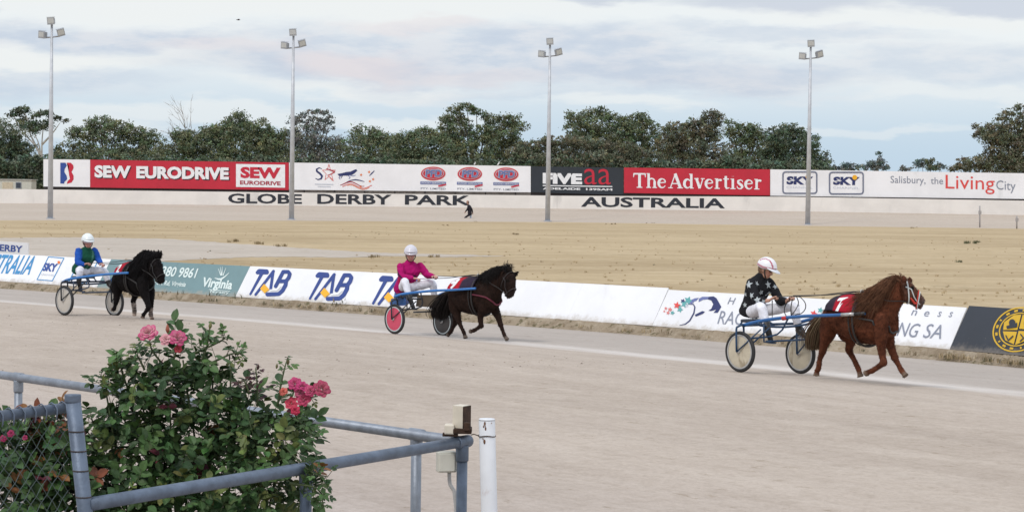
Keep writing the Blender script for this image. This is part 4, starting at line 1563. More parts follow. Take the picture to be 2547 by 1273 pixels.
for i in range(420):
    s = 1 + r_.random() * (len(PL) - 3)
    p, n = base_at(s)
    q = p + n * (r_.uniform(.02, .28))
    spots.append((V((q.x, q.y, -.06)), r_.uniform(.15, .5), r_.choice((0, 0, 1, 2))))
for x, amt in ((330, 26), (370, 30), (300, 14), (560, 10), (595, 14), (800, 16), (880, 20), (925, 16), (480, 18), (440, 16), (620, 8), (710, 8), (1380, 12)):
    for _ in range(int(amt * .8)):
        p = at_z(x + r_.uniform(-26, 26), interp_f(x) + 4, 0)
        spots.append((p - V((0, 0, .06)), r_.uniform(.5, 1.15), r_.choice((2, 2, 3, 1))))
o = tufts('weeds', spots, [(.36, .28, .17), (.22, .17, .10), (.085, .09, .05), (.12, .11, .06)], h=(.08, .24), blades=16)
tag(o, 'green and brown weeds growing along the foot of the fence boards', kind='stuff')

# ================================================================== PONIES, SULKIES, DRIVERS
M_COAT = mat('pony_coat', (1, 1, 1), .75, .38, 11, bump=.5, bscale=60, vcol=True, spec=.12)
M_HAIR = mat('pony_hair', (1, 1, 1), .7, .25, 14, vcol=True, spec=.15)
M_SKIN = mat('skin', (1, 1, 1), .55, .08, 12, vcol=True, spec=.35)
M_CLOTH = mat('cloth', (1, 1, 1), .85, .10, 18, bump=.25, bscale=26, vcol=True, spec=.2)
M_LEATHER = mat('leather_black', (.018, .016, .016), .45, .2, 20)
M_BLUE = mat('sulky_blue', srgb(38, 92, 150), .38, .1, 8, spec=.5)
M_BLUE2 = mat('sulky_blue_bright', srgb(48, 112, 180), .38, .1, 8)
M_DKBLUE = mat('sulky_blue_dark', srgb(30, 62, 95), .45, .15, 8)
M_TYRE = mat('tyre_rubber', (.022, .022, .024), .7, .2, 10)
M_ALU = mat('bare_metal', (.55, .55, .55), .35, .1, 8, metal=.7)
M_SEAT = mat('seat_vinyl', (.03, .035, .05), .5, .1, 10)
M_APRON = mat('apron_brown', (.10, .075, .05), .7, .2, 6)


class Rig:
    def __init__(s, zoom, near_px, far_px, phi, axle, wheel_r):
        zx, zy, k = zoom
        s.zp = lambda X, Y: (zx + X / k, zy + Y / k)
        s.k = k
        s.near = on_ground(*s.zp(*near_px))
        a = math.radians(phi)
        s.f = V((math.cos(a), -math.sin(a), 0)); s.l = V((math.sin(a), math.cos(a), 0))
        s.far = s.near + s.l * axle
        fx, fy = s.zp(*far_px)
        d = ray(fx, fy)
        hit = on_plane(fx, fy, s.near + s.l * axle, s.l)
        s.far.z = hit.z
        s.O = (s.near + s.far) / 2
        s.a = axle / 2
        s.r = wheel_r

    def J(s, X, Y, lat=0.0):
        x, y = s.zp(X, Y)
        return on_plane(x, y, s.O + s.l * lat, s.l)

    def loc(s, p):
        q = p - s.O
        return (q.dot(s.f), q.dot(s.l), q.z)

    def W(s, x, y, z):
        return s.O + s.f * x + s.l * y + UP * z

    def mir(s, p):
        x, y, z = s.loc(p)
        return s.W(x, -y, z)


def hair(strands, n=3):
    """strands: (points, root radius, colour)"""
    vs, fs, cs = [], [], []
    for pts, r, col in strands:
        P, R = spline(pts, [r * (1 - .8 * i / (len(pts) - 1)) for i in range(len(pts))], 2)
        fr = frames(P)
        prev = None
        for p, rr, (T, A, B) in zip(P, R, fr):
            q = len(vs)
            for j in range(n):
                a = 2 * math.pi * j / n
                vs.append(p + (A * math.cos(a) + B * math.sin(a)) * rr); cs.append(col)
            if prev is not None:
                for j in range(n):
                    fs.append((prev + j, prev + (j + 1) % n, q + (j + 1) % n, q + j))
            prev = q
    return mesh_np('hair', vs, fs, np.array(cs))


def jit(c, r, a=.3):
    k = 1 + r.uniform(-a, a)
    return (c[0] * k, c[1] * k, c[2] * k)


def project_polys(bvh, vs2, fs, c, n, up, sx, sy, lift, cuts=2):
    """wrap a flat mark (unit coords centred) on a body surface"""
    upv = (up - n * up.dot(n)).normalized(); rt = upv.cross(n)
    bm = bmesh.new()
    pv = [bm.verts.new((x, y, 0)) for x, y in vs2]
    for f in fs:
        try: bm.faces.new([pv[i] for i in f])
        except ValueError: pass
    if cuts:
        bmesh.ops.subdivide_edges(bm, edges=bm.edges[:], cuts=cuts, use_grid_fill=True)
        bmesh.ops.triangulate(bm, faces=bm.faces[:])
    for v in bm.verts:
        q = c + rt * v.co.x * sx + upv * v.co.y * sy
        hit = bvh.ray_cast(q + n * .12, -n, .3)
        if hit[0] is not None:
            v.co = hit[0] + n * lift
        else:
            near = bvh.find_nearest(q)
            v.co = near[0] + n * lift
    for f in bm.faces:
        f.normal_update()
        if f.normal.dot(n) < 0: f.normal_flip()
    return bm


def star_shape(inner=.45, rot=0):
    vs = [(0, 0)]
    for i in range(10):
        q = 1 if i % 2 == 0 else inner
        a = math.pi / 2 + i * math.pi / 5 + rot
        vs.append((q * math.cos(a), q * math.sin(a)))
    return vs, [(0, 1 + i, 1 + (i + 1) % 10) for i in range(10)]


def build_pony(R, S):
    rp = random.Random(S['seed'])
    conv = lambda x, y, lat: R.J(x, y, lat)
    side = -R.l
    tor = Loft(stations([(a, b, c, d, 0, w) for a, b, c, d, w in S['torso']], conv, side))
    nek = Loft(stations(S['neck'], conv, side))
    hed = Loft(stations(S['head'], conv, side))
    coat, dark = S['coat'], S['dark']
    prims = []
    def add(fn, col):
        bm = bmesh.new(); fn(bm); prims.append((bm, col))
    add(lambda b: tor.mesh(b, 24, 22), coat)
    add(lambda b: nek.mesh(b, 14, 18), coat)
    add(lambda b: hed.mesh(b, 14, 16), S.get('face', coat))
    hooves = []
    base = R.O - UP * .0
    for leg in S['legs']:
        pts = [R.J(x, y, leg['lat'] + (dl if len(q) > 3 else 0)) for q in leg['p'] for (x, y, dl) in [(q[0], q[1], q[3] if len(q) > 3 else 0)]]
        rad = [q[2] for q in leg['p']]
        add(lambda b: tube(b, pts[:-1], rad[:-1], 12, 4, True), leg.get('col', coat))
        if leg.get('sock'):
            add(lambda b: tube(b, [pts[-4].lerp(pts[-5], .45), pts[-4], pts[-3], pts[-2]], [rad[-5] * 1.15, rad[-4] * 1.2, rad[-3] * 1.2, rad[-2] * 1.2], 12, 1, True), leg['sock'])
        hf = S['hoof']
        d = (pts[-1] - pts[-2]).normalized()
        add(lambda b: tube(b, [pts[-2] + d * .012, pts[-1]], [rad[-2] * 1.02, rad[-1]], 12), hf)
        # joints: knee / hock bulge
        j = leg.get('joint', len(pts) - 4)
        add(lambda b: ball(b, pts[j], rad[j] * 1.18), leg.get('col', coat))
    # ears
    for tip, bs, lat in S['ears']:
        p0, p1 = R.J(*bs, lat), R.J(*tip, lat)
        add(lambda b: tube(b, [p0, p0.lerp(p1, .45), p1], [.030, .034, .006], 10, 3), dark)
    # eyes, nostrils, mouth line
    for sg in (1, -1):
        e = hed.eval(S.get('eye_u', .34), sg * math.radians(62), -.004)
        add(lambda b: ball(b, e, .017), (.008, .006, .005))
        e2 = hed.eval(S.get('eye_u', .34) - .02, sg * math.radians(52), -.010)
        add(lambda b: ball(b, e2, .022), S.get('face', coat))
        nn = hed.eval(.93, sg * math.radians(58), -.004)
        add(lambda b: ball(b, nn, .010), (.01, .008, .008))
    me = union(prims, .0095, 5)
    if S.get('muzzle'):
        at = me.color_attributes['Col']
        c = hed.eval(1.0, 0, -.03)
        for i, v in enumerate(me.vertices):
            dd = (v.co - c).length
            if dd < .13:
                t = max(0, 1 - dd / .13) * .8
                o_ = at.data[i].color
                at.data[i].color = tuple(o_[k] * (1 - t) + S['muzzle'][k] * t for k in range(3)) + (1,)
    gp = tor.eval(.5, math.pi); gp = V((gp.x, gp.y, R.O.z))
    root = thing('pony', gp, S['label'], 'pony')
    bvh = bvh_of(me)
    body = link('body', me, M_COAT, root)

    # short shaggy hair over the whole coat
    fur = []
    P_ = me.polygons
    vw = me.vertices
    ca = me.color_attributes['Col'].data
    off_ = wloc(body)
    for i in range(S.get('n_fur', 8500)):
        pl = P_[rp.randrange(len(P_))]
        v0 = vw[pl.vertices[0]]
        p = v0.co + off_
        if p.z - R.O.z < .16 and rp.random() < .6: continue
        n = v0.normal
        d = (-R.f * .8 - UP * .7 + V((rp.gauss(0, .35), rp.gauss(0, .35), rp.gauss(0, .25))))
        d = (d - n * d.dot(n)).normalized()
        L = rp.uniform(.016, .036) * (.55 if p.z - R.O.z < .42 else 1.0)
        c_ = ca[pl.vertices[0]].color
        fur.append(([p - n * .002, p + d * L * .5 + n * .006, p + d * L + n * rp.uniform(.001, .008)], .0024, jit(tuple(q * .88 for q in tuple(c_)[:3]), rp, .5)))
    link('coat_hair', hair(fur), M_HAIR, root)

    # mane along the crest
    st = []
    for i in range(S.get('n_mane', 620)):
        u = rp.uniform(.0, 1.0)
        sg = 1 if rp.random() < S.get('mane_near', .75) else -1
        a = sg * abs(rp.gauss(0, .42))
        p = nek.eval(u, a, -.012)
        out = (nek.eval(u, sg * 1.2) - nek.eval(u, 0)).normalized()
        L = S['mane_len'] * rp.uniform(.55, 1.15) * (1.0 - .25 * abs(u - .5)) * min(1, .32 + u * 1.9)
        back = -R.f * S.get('mane_back', .4)
        w = V((rp.gauss(0, .03), rp.gauss(0, .03), rp.gauss(0, .03)))
        lift = S.get('mane_lift', .03)
        p1 = p + UP * lift * rp.uniform(.4, 1.3) + out * .03 + back * .06
        p2 = p1 + out * L * .35 - UP * L * .25 + back * L * .6 + w
        q3 = bvh.find_nearest(p2)
        if q3[0] is not None: p2 = q3[0] + q3[1] * (.015 + .03 * rp.random())
        p3 = p2 - UP * L * .5 + back * L * .6 + w * 1.5
        q3 = bvh.find_nearest(p3)
        if q3[0] is not None and (q3[0] - p3).dot(q3[1]) > -.05: p3 = q3[0] + q3[1] * (.012 + .04 * rp.random())
        wv = V((rp.gauss(0, .014), rp.gauss(0, .014), rp.gauss(0, .012)))
        st.append(([p, p1, p1.lerp(p2, .5) + wv, p2, p2.lerp(p3, .5) - wv, p3], S.get('mane_r', .0055), jit(S['mane'], rp, .45)))
    # forelock
    pole = hed.eval(.05, 0)
    for i in range(110):
        p = hed.eval(rp.uniform(0, .10), rp.uniform(-.8, .8), -.01)
        d = S.get('forelock', (.25, 0, .6))
        dv = (R.f * d[0] + R.l * d[1] + UP * d[2]).normalized()
        L = S.get('fl_len', .13) * rp.uniform(.5, 1.2)
        w = V((rp.gauss(0, .025), rp.gauss(0, .025), rp.gauss(0, .02)))
        p2 = p + dv * L * .6 + w
        p3 = p2 + R.f * L * .35 * S.get('fl_fwd', 1) - UP * L * .25 + w
        st.append(([p, p2, p3], .007, jit(S['mane'], rp, .35)))
    link('mane', hair(st), M_HAIR, root)
    # tail
    st = []
    dock = tor.eval(.02, 0, -.01)
    T = [R.J(*q) for q in S['tail']]
    T[0] = dock
    nw = len(T)
    for i in range(S.get('n_tail', 520)):
        ox, oy = rp.gauss(0, 1), rp.gauss(0, 1)
        pts = []
        stop = rp.choice((nw, nw, nw, nw - 1)) if nw > 3 else nw
        for k_, p in enumerate(T[:stop]):
            sp = S['tail_w'][k_]
            pts.append(p + (R.l * ox * .8 + R.f * oy) * sp * .6 + UP * rp.gauss(0, 1) * sp * .15)
        t_ = rp.random()
        cA, cB = S['tailc']
        st.append((pts, .009, jit(tuple(cA[k] * (1 - t_) + cB[k] * t_ for k in range(3)), rp, .3)))
    link('tail', hair(st), M_HAIR, root)

    # saddle cloth with number
    c = S['cloth']
    u0, u1, a1 = c['u0'], c['u1'], c['ang']
    nu, na = 16, 34
    bm = bmesh.new()
    cl = bm.verts.layers.float_color.new('Col')
    top_, bot_ = [], []
    for i in range(nu + 1):
        u = u0 + (u1 - u0) * i / nu
        rt, rb_ = [], []
        for j in range(na + 1):
            ang = -a1 + 2 * a1 * j / na
            edge = .006 * math.sin(j * .9 + i * .35)
            for lst, off in ((rt, .034), (rb_, .018)):
                v = bm.verts.new(tor.eval(u, ang, off + edge * .4))
                colr = c['main']
                if i / nu < c.get('trim', .0) or i / nu > 1 - c.get('trim2', .0): colr = c['trimc']
                v[cl] = (*colr, 1)
                lst.append(v)
        top_.append(rt); bot_.append(rb_)
    for i in range(nu):
        for j in range(na):
            bm.faces.new((top_[i][j], top_[i + 1][j], top_[i + 1][j + 1], top_[i][j + 1]))
            bm.faces.new((bot_[i][j], bot_[i][j + 1], bot_[i + 1][j + 1], bot_[i + 1][j]))
    for i in range(nu):
        for j in (0, na):
            bm.faces.new((top_[i][j], top_[i + 1][j], bot_[i + 1][j], bot_[i][j]))
    for j in range(na):
        for i in (0, nu):
            bm.faces.new((top_[i][j], top_[i][j + 1], bot_[i][j + 1], bot_[i][j]))
    bmesh.ops.recalc_face_normals(bm, faces=bm.faces)
    cloth = link('saddle_cloth', bm, M_CLOTH, root)
    dc = cloth.data
    cb = BVHTree.FromPolygons([v.co + wloc(cloth) for v in dc.vertices], [tuple(p.vertices) for p in dc.polygons])
    if c.get('num'):
        vs2, fs = text_polys(c['num'], .05)
        vs2 = vs2 - .5
        p = tor.eval(u0 + (u1 - u0) * c.get('nu', .5), c['nang'], .04)
        p2 = tor.eval(u0 + (u1 - u0) * c.get('nu', .5), c['nang'] - .2, .04)
        p3 = tor.eval(u0 + (u1 - u0) * (c.get('nu', .5) + .1), c['nang'], .04)
        upd = (p2 - p).normalized(); fw = (p3 - p).normalized()
        n = fw.cross(upd).normalized()
        if n.dot(-R.l + UP * .3) < 0: n = -n
        upd = (upd - R.f * c.get('slant', .25)).normalized()
        bm = project_polys(cb, vs2, fs, p, n, upd, c['nsx'], c['nsy'], .004, 1)
        link('number', bm, mat('paint_white', PAINT['white'][1], .55, .06, 3), cloth)

    # harness straps
    def strap(name, pts, r=.009, m=M_LEATHER, flat=True):
        bm = bmesh.new(); tube(bm, pts, r, 6, 1); return link(name, bm, m, root)
    g_ = S.get('girth', .62)
    strap('girth', tor.ring(g_, .026, 0, 2 * math.pi, 40), .014)
    strap('girth', tor.ring(g_ - .05, .024, math.radians(20), math.radians(340), 40), .009)
    bc = [tor.eval(g_, math.radians(85), .03), tor.eval(.82, math.radians(88), .03), nek.eval(.05, math.radians(120), .03), nek.eval(.04, math.radians(180), .03)]
    bc2 = [nek.eval(.04, math.radians(240), .03), tor.eval(.82, math.radians(272), .03), tor.eval(g_, math.radians(275), .03)]
    full, _ = spline(bc + [bc2[0]] + bc2[1:], [1] * 7, 6)
    snapped = []
    for p in full:
        h = bvh.find_nearest(p)
        snapped.append(h[0] + h[1] * .012 if h[0] is not None and h[3] < .15 else p)
    strap('breast_collar', snapped, .013, S.get('collar', M_LEATHER))
    cr = [tor.eval(.04 + .6 * i / 8, 0, .015 if i < 3 else .04) for i in range(9)]
    strap('crupper', cr, .008)
    # bridle
    bm = bmesh.new()
    tube(bm, hed.ring(.14, .010), .008, 6)
    tube(bm, hed.ring(.66, .010), .008, 6)
    for sg in (1, -1):
        tube(bm, [hed.eval(u, sg * math.radians(95 if u > .3 else 80), .012) for u in (.06, .14, .25, .4, .55, .66, .8)], .007, 6)
    br = link('bridle', bm, mat('bridle_' + S['key'], S['bridle'], .5, .1, 20), root)
    if S.get('noseband'):
        bm = bmesh.new()
        ring = hed.ring(.60, .014, math.radians(20), math.radians(340), 24)
        tube(bm, ring, .007, 8)
        for sg in (1, -1):
            tube(bm, [hed.eval(u, sg * math.radians(a), .014) for u, a in ((.20, 118), (.34, 122), (.48, 118), (.62, 100))], [.008, .013, .014, .008], 8, 3)
        link('noseband', bm, mat('noseband_red', srgb(190, 55, 40), .6), br)
    # reins from the bit, through the saddle terrets, to the hands
    bit = hed.eval(.84, math.radians(100), .012)
    bit2 = hed.eval(.84, math.radians(260), .012)
    for sg, bt, hand in ((1, bit, S['hands'][0]), (-1, bit2, S['hands'][1])):
        ter = tor.eval(g_, sg * math.radians(18), .07)
        nk = nek.eval(.5, sg * math.radians(95), .03)
        P = [bt, bt.lerp(nk, .5) + UP * .02, nk, ter, ter.lerp(hand, .5) - UP * .015, hand]
        bm = bmesh.new()
        tube(bm, P, .0055, 6, 5)
        link('rein', bm, M_LEATHER, root)
    bm = bmesh.new()
    for sg in (-1, 1):
        t0 = tor.eval(g_, sg * math.radians(18), .03)
        c0 = t0 + UP * .035
        ring = [c0 + (R.l * math.cos(q * math.pi / 6) + UP * math.sin(q * math.pi / 6)) * .022 for q in range(13)]
        tube(bm, ring, .005, 5)
    link('terret', bm, M_ALU, root)
    return root, body


def build_sulky(R, S):
    root = thing('sulky', R.O, S['label'], 'sulky')
    blue = S['blue']
    xw = 0.0
    r = R.r
    bank = (R.far - R.near).normalized()
    # wheels
    for sg, gpt, dcol in ((-1, R.near, S['disc'][0]), (1, R.far, S['disc'][1])):
        c = gpt + UP * r
        wroot = None
        n = 44
        bm = bmesh.new()
        ring = [c + (R.f * math.cos(2 * math.pi * i / n) + UP * math.sin(2 * math.pi * i / n)) * (r - .022) for i in range(n)]
        rr = []
        for i in range(n):
            rad = (ring[i] - c).normalized()
            rr.append([bm.verts.new(ring[i] + (rad * math.cos(2 * math.pi * j / 8) + R.l * math.sin(2 * math.pi * j / 8)) * .022) for j in range(8)])
        for i in range(n):
            a, b = rr[i], rr[(i + 1) % n]
            for j in range(8): bm.faces.new((a[j], a[(j + 1) % 8], b[(j + 1) % 8], b[j]))
        wheel = link('wheel', bm, M_TYRE, root)          # the tyre carries rim, disc and hub
        bm = bmesh.new()
        for s2 in (-1, 1):
            ri = []
            for q in (r - .040, r - .058):
                ri.append([bm.verts.new(c + (R.f * math.cos(2 * math.pi * i / n) + UP * math.sin(2 * math.pi * i / n)) * q + R.l * s2 * .016) for i in range(n)])
            for i in range(n): bm.faces.new((ri[0][i], ri[0][(i + 1) % n], ri[1][(i + 1) % n], ri[1][i]))
        link('rim', bm, S.get('rim', M_ALU), wheel)
        bm = bmesh.new()
        for s2 in (-1, 1):
            cv = bm.verts.new(c + R.l * s2 * .030)
            vv = [bm.verts.new(c + (R.f * math.cos(2 * math.pi * i / n) + UP * math.sin(2 * math.pi * i / n)) * (r - .052) + R.l * s2 * .012) for i in range(n)]
            for i in range(n): bm.faces.new((cv, vv[i], vv[(i + 1) % n]))
        link('disc', bm, dcol, wheel)
        bm = bmesh.new(); tube(bm, [c - R.l * .05, c + R.l * .05], .022, 10); link('hub', bm, M_ALU, wheel)
        # fork over the wheel
        top = r * 2 + .055
        bm = bmesh.new()
        for q in (-.062, .062):
            cc = c + R.l * q
            tube(bm, [cc, cc + UP * (r + .02) - R.f * .01, cc + UP * (top - r) - R.l * q * .35, c + UP * (top - r + .02) + R.f * .02], .0125, 8, 3)
        inner = c - R.l * sg * .062
        tube(bm, [inner, inner + R.f * .36 + UP * (top - r + .0) - R.l * sg * .06], .010, 8)
        outer = c + R.l * sg * .062
        tube(bm, [outer, outer + R.f * .30 + UP * (top - r - .02) - R.l * sg * .10], .009, 8)
        link('fork', bm, S.get('forkm', M_DKBLUE), root)
    # shafts
    near = [R.J(x, y, lat) for x, y, lat in S['shaft']]
    far = [R.mir(p) for p in near]
    for P in (near, far):
        bm = bmesh.new()
        Q, Rr = spline(P, [.021] * len(P), 4)
        tube(bm, Q, [.023 - .006 * i / len(Q) for i in range(len(Q))], 10)
        sh = link('shaft', bm, blue, root)
        if S.get('tip'):
            bm = bmesh.new()
            tube(bm, [P[-2].lerp(P[-1], .0), P[-2].lerp(P[-1], .55)], .0215, 10); link('sleeve', bm, M_ALU, sh)
            bm = bmesh.new(); tube(bm, [P[-2].lerp(P[-1], .55), P[-1]], .020, 10); link('tip', bm, M_LEATHER, sh)
        if S.get('tape'):
            bm = bmesh.new(); a = R.J(*S['tape']) if P is near else R.mir(R.J(*S['tape']))
            d = (P[2] - P[1]).normalized(); tube(bm, [a - d * .03, a + d * .03], .0245, 10); link('tape', bm, mat('tape_red', srgb(190, 50, 50), .6), sh)
    # cross frame under the seat
    bm = bmesh.new()
    tops = []
    for sg, gpt in ((-1, R.near), (1, R.far)):
        tops.append(gpt + UP * (r * 2 + .075) + R.f * .02)
    tube(bm, [tops[0], near[0], near[0].lerp(far[0], .5), far[0], tops[1]], .016, 8)
    m1, m2 = near[1] - UP * .05, far[1] - UP * .05
    tube(bm, [near[1], m1, m1.lerp(m2, .5) - UP * .03, m2, far[1]], .014, 8, 3)
    for P in (near, far):
        q = P[0].lerp(P[1], .5)
        o_ = (near if P is near else far)
        tube(bm, [R.W(.05, R.loc(P[0])[1] * .92, r * 2 - .06), R.W(.42, R.loc(P[1])[1] * .75, r * 2 + .01), P[2].lerp(P[3], .3)], .011, 8, 3)
    z0 = r * 2 - .03
    tube(bm, [R.W(.30, -R.a * .75, z0 - .05), R.W(.30, R.a * .75, z0 - .05)], .012, 8)
    link('cross_frame', bm, S.get('frame', M_DKBLUE), root)
    # seat
    sp = S['seat']
    bm = bmesh.new()
    sp = sp + R.f * .07
    box(bm, sp, R.f * .12, R.l * .15, UP * .020, .018)
    se = link('seat', bm, M_SEAT, root)
    bm = bmesh.new()
    for sx in (-.10, .10):
        for sy in (-.13, .13):
            p = sp + R.f * sx + R.l * sy - UP * .01
            x, y, z = R.loc(p)
            tube(bm, [p, R.W(x * .9, y * 1.5, R.loc(near[0])[2] - .01)], .011, 6)
    link('seat_stay', bm, S.get('frame', M_DKBLUE), se)
    # stirrups
    for sg, ft in zip((-1, 1), S['feet']):
        bm = bmesh.new()
        x, y, z = R.loc(ft)
        sh = near if sg < 0 else far
        y2 = R.loc(sh[1])[1]
        hi = R.W(x + .02, y2, R.loc(sh[1])[2] - .02)
        tube(bm, [hi, R.W(x + .03, y2, z + .0), R.W(x + .02, y, z - .02), R.W(x + .02, y + (.06 if sg < 0 else -.06), z - .02)], .010, 8)
        link('stirrup', bm, S.get('frame', M_DKBLUE), root)
    for nm, quad, m in S.get('panels', []):
        P = [R.J(*q) for q in quad]
        n = (P[1] - P[0]).cross(P[2] - P[0]).normalized() * .006
        bm = bmesh.new(); a = [bm.verts.new(p + n) for p in P]; b = [bm.verts.new(p - n) for p in P]
        bm.faces.new(a); bm.faces.new(b[::-1])
        for i in range(4): bm.faces.new((a[i], b[i], b[(i + 1) % 4], a[(i + 1) % 4]))
        link(nm, bm, m, root, smooth=False)
    return root


def build_person(P, D):
    """P: joint dict (world), D: look. near = driver's right."""
    k = D.get('k', .86)
    prims_b, prims_j, prims_t = [], [], []
    def to(lst, fn, col):
        bm = bmesh.new(); fn(bm); lst.append((bm, col))
    skin = D['skin']
    H = P['head']
    f = P['face'].normalized()
    u = (UP - f * f.z).normalized()
    l = u.cross(f).normalized()
    at = lambda a, b, c: H + (f * a + l * b + u * c) * k
    hairc = D['hair']
    # --- head: skull, jaw, nose, ears, eyes, brows, mouth
    to(prims_b, lambda b: ellipsoid(b, at(-.01, 0, .02), (f * .100 * k, l * .078 * k, u * .112 * k), 16, 12), skin)
    to(prims_b, lambda b: ellipsoid(b, at(.022, 0, -.062), (f * .066 * k, l * .056 * k, u * .062 * k), 14, 10), skin)
    to(prims_b, lambda b: tube(b, [at(.078, 0, .005), at(.104, 0, -.032), at(.088, 0, -.042)], [.010 * k, .017 * k, .013 * k], 8, 1, True), skin)
    for s in (-1, 1):
        to(prims_b, lambda b: ellipsoid(b, at(.0, s * .078, -.012), (f * .018 * k, l * .010 * k, u * .030 * k), 8, 8), skin)
        to(prims_b, lambda b: ball(b, at(.079, s * .031, .006), .0105 * k), (.03, .02, .015))
        to(prims_b, lambda b: tube(b, [at(.084, s * .014, .026), at(.078, s * .046, .025)], .007 * k, 6, 1, True), hairc)
        to(prims_b, lambda b: ellipsoid(b, at(.058, s * .036, -.035), (f * .022 * k, l * .022 * k, u * .022 * k), 8, 8), tuple(c * q for c, q in zip(skin, (1.05, .88, .86))))
    to(prims_b, lambda b: tube(b, [at(.076, -.022, -.070), at(.083, 0, -.071), at(.076, .022, -.070)], .008 * k, 6, 1, True), tuple(c * q for c, q in zip(skin, (.75, .48, .48))))
    to(prims_b, lambda b: tube(b, [P['neck'] - UP * .03, H - u * .06 * k - f * .02], [.058 * k, .052 * k], 12, 1, True), skin)
    # hair at the nape
    to(prims_b, lambda b: ellipsoid(b, at(-.045, 0, .0), (f * .075 * k, l * .084 * k, u * .10 * k), 14, 10), hairc)
    # --- trunk
    ch, pe, nk = P['chest'], P['pelvis'], P['neck']
    sv = (P['sh_l'] - P['sh_r']).normalized()
    ax = (ch - pe).normalized()
    fv = sv.cross(ax).normalized()
    if fv.dot(f) < 0: fv = -fv
    def trunk(bm, sc_, hem=0.0):
        rows = [(pe - ax * hem, .155, .125), (pe, .165, .135), (pe.lerp(ch, .45), .150, .120), (ch, .180, .130), (ch.lerp(nk, .55), .155, .100), (nk - ax * .005, .065, .062)]
        st = [(c, fv * d * k * sc_, sv * w * k * sc_) for c, w, d in rows]
        Loft(st).mesh(bm, 20, 20)
    to(prims_b, lambda b: trunk(b, .85), skin)
    to(prims_j, lambda b: trunk(b, 1.06, D.get('hem', .07)), D['jacket'])
    to(prims_j, lambda b: tube(b, [nk - ax * .04, nk + ax * .004 + fv * .01], [.088 * k, .070 * k], 14, 1, True), D.get('collar', D['jacket']))
    for s, sn in (('r', -1), ('l', 1)):
        sh, el, wr, hd = P['sh_' + s], P['el_' + s], P['wr_' + s], P['hand_' + s]
        to(prims_b, lambda b: tube(b, [sh, el, wr], [.045 * k, .036 * k, .025 * k], 10, 4, True), skin)
        sl = D.get('sleeve', D['jacket'])
        cuff = el.lerp(wr, D.get('cuff', .92))
        to(prims_j, lambda b: ball(b, sh, .062 * k), sl if D.get('raglan') else D['jacket'])
        to(prims_j, lambda b: tube(b, [sh, sh.lerp(el, .5), el, el.lerp(cuff, .6), cuff], [.066 * k, .066 * k, .060 * k, .053 * k, .043 * k], 12, 3, True), sl)
        # --- hand: palm, four bent fingers, thumb
        d = (hd - wr)
        d = d.normalized() if d.length > 1e-5 else f
        pn = P.get('palm_' + s, -UP)
        pn = (pn - d * pn.dot(d)).normalized()
        sd = d.cross(pn) * (1 if s == 'r' else -1)          # towards the thumb
        pc = wr + d * .045 * k
        to(prims_b, lambda b: ellipsoid(b, pc, (d * .050 * k, sd * .040 * k, pn * .017 * k), 12, 8), skin)
        for q, (off, L) in enumerate(((.029, .074), (.010, .082), (-.010, .076), (-.028, .060))):
            L *= k
            c0 = wr + d * .080 * k + sd * off * k
            c1 = c0 + d * L * .42 + pn * L * .12
            c2 = c1 + d * L * .05 + pn * L * .42
            c3 = c2 - d * L * .30 + pn * L * .10
            to(prims_b, lambda b: tube(b, [c0 - d * .02 * k, c0, c1, c2, c3], [.0095 * k, .0095 * k, .009 * k, .0085 * k, .0075 * k], 7, 2, True), skin)
        t0 = wr + d * .030 * k + sd * .034 * k
        to(prims_b, lambda b: tube(b, [t0, t0 + sd * .022 * k + d * .026 * k + pn * .012 * k, t0 + sd * .014 * k + d * .048 * k + pn * .034 * k], [.0125 * k, .011 * k, .0085 * k], 7, 2, True), skin)
    for s in 'rl':
        hp, kn, an, to_ = P['hip_' + s], P['kn_' + s], P['an_' + s], P['toe_' + s]
        to(prims_b, lambda b: tube(b, [hp, kn, an, to_], [.050 * k, .036 * k, .026 * k, .020 * k], 10, 1, True), skin)
        c = D['trousers' + ('_l' if s == 'l' and 'trousers_l' in D else '')]
        th = D.get('thigh', .088)
        to(prims_t, lambda b: tube(b, [hp, hp.lerp(kn, .5), kn, kn.lerp(an, .45), kn.lerp(an, D.get('leg_end', .88))], [th * k, th * .90 * k, .068 * k, .062 * k, .046 * k], 14, 3, True), c)
    to(prims_t, lambda b: ellipsoid(b, (P['hip_r'] + P['hip_l']) / 2 + UP * .02, (fv * .115 * k, sv * .165 * k, UP * .105 * k), 14, 10), D['trousers'])
    root = thing('person', P['base'], D['label'], 'person')
    link('body', union(prims_b, D.get('vox', .0058), 2, .4), M_SKIN, root)
    jk = union(prims_j, .0085, 4)
    # creases in the cloth
    for v in jk.vertices:
        q = v.co
        n = v.normal
        w = math.sin(q.z * 62 + math.sin(q.x * 31 + q.y * 27) * 1.8) * math.sin(q.x * 40 - q.z * 23 + q.y * 35)
        v.co = q + n * w * D.get('crease', .0035)
    at_ = jk.color_attributes['Col']
    if D.get('paint'):
        for i, v in enumerate(jk.vertices):
            c = D['paint'](v.co, tuple(at_.data[i].color)[:3], (fv, sv, ax, pe, ch))
            at_.data[i].color = (*c, 1)
    jo = link('jacket', jk, M_CLOTH, root)
    tm = union(prims_t, .0085, 4)
    for v in tm.vertices:
        q = v.co
        v.co = q + v.normal * math.sin(q.z * 70 + q.x * 50) * math.sin(q.y * 44 + q.x * 21) * .0025
    link('trousers', tm, M_CLOTH, root)
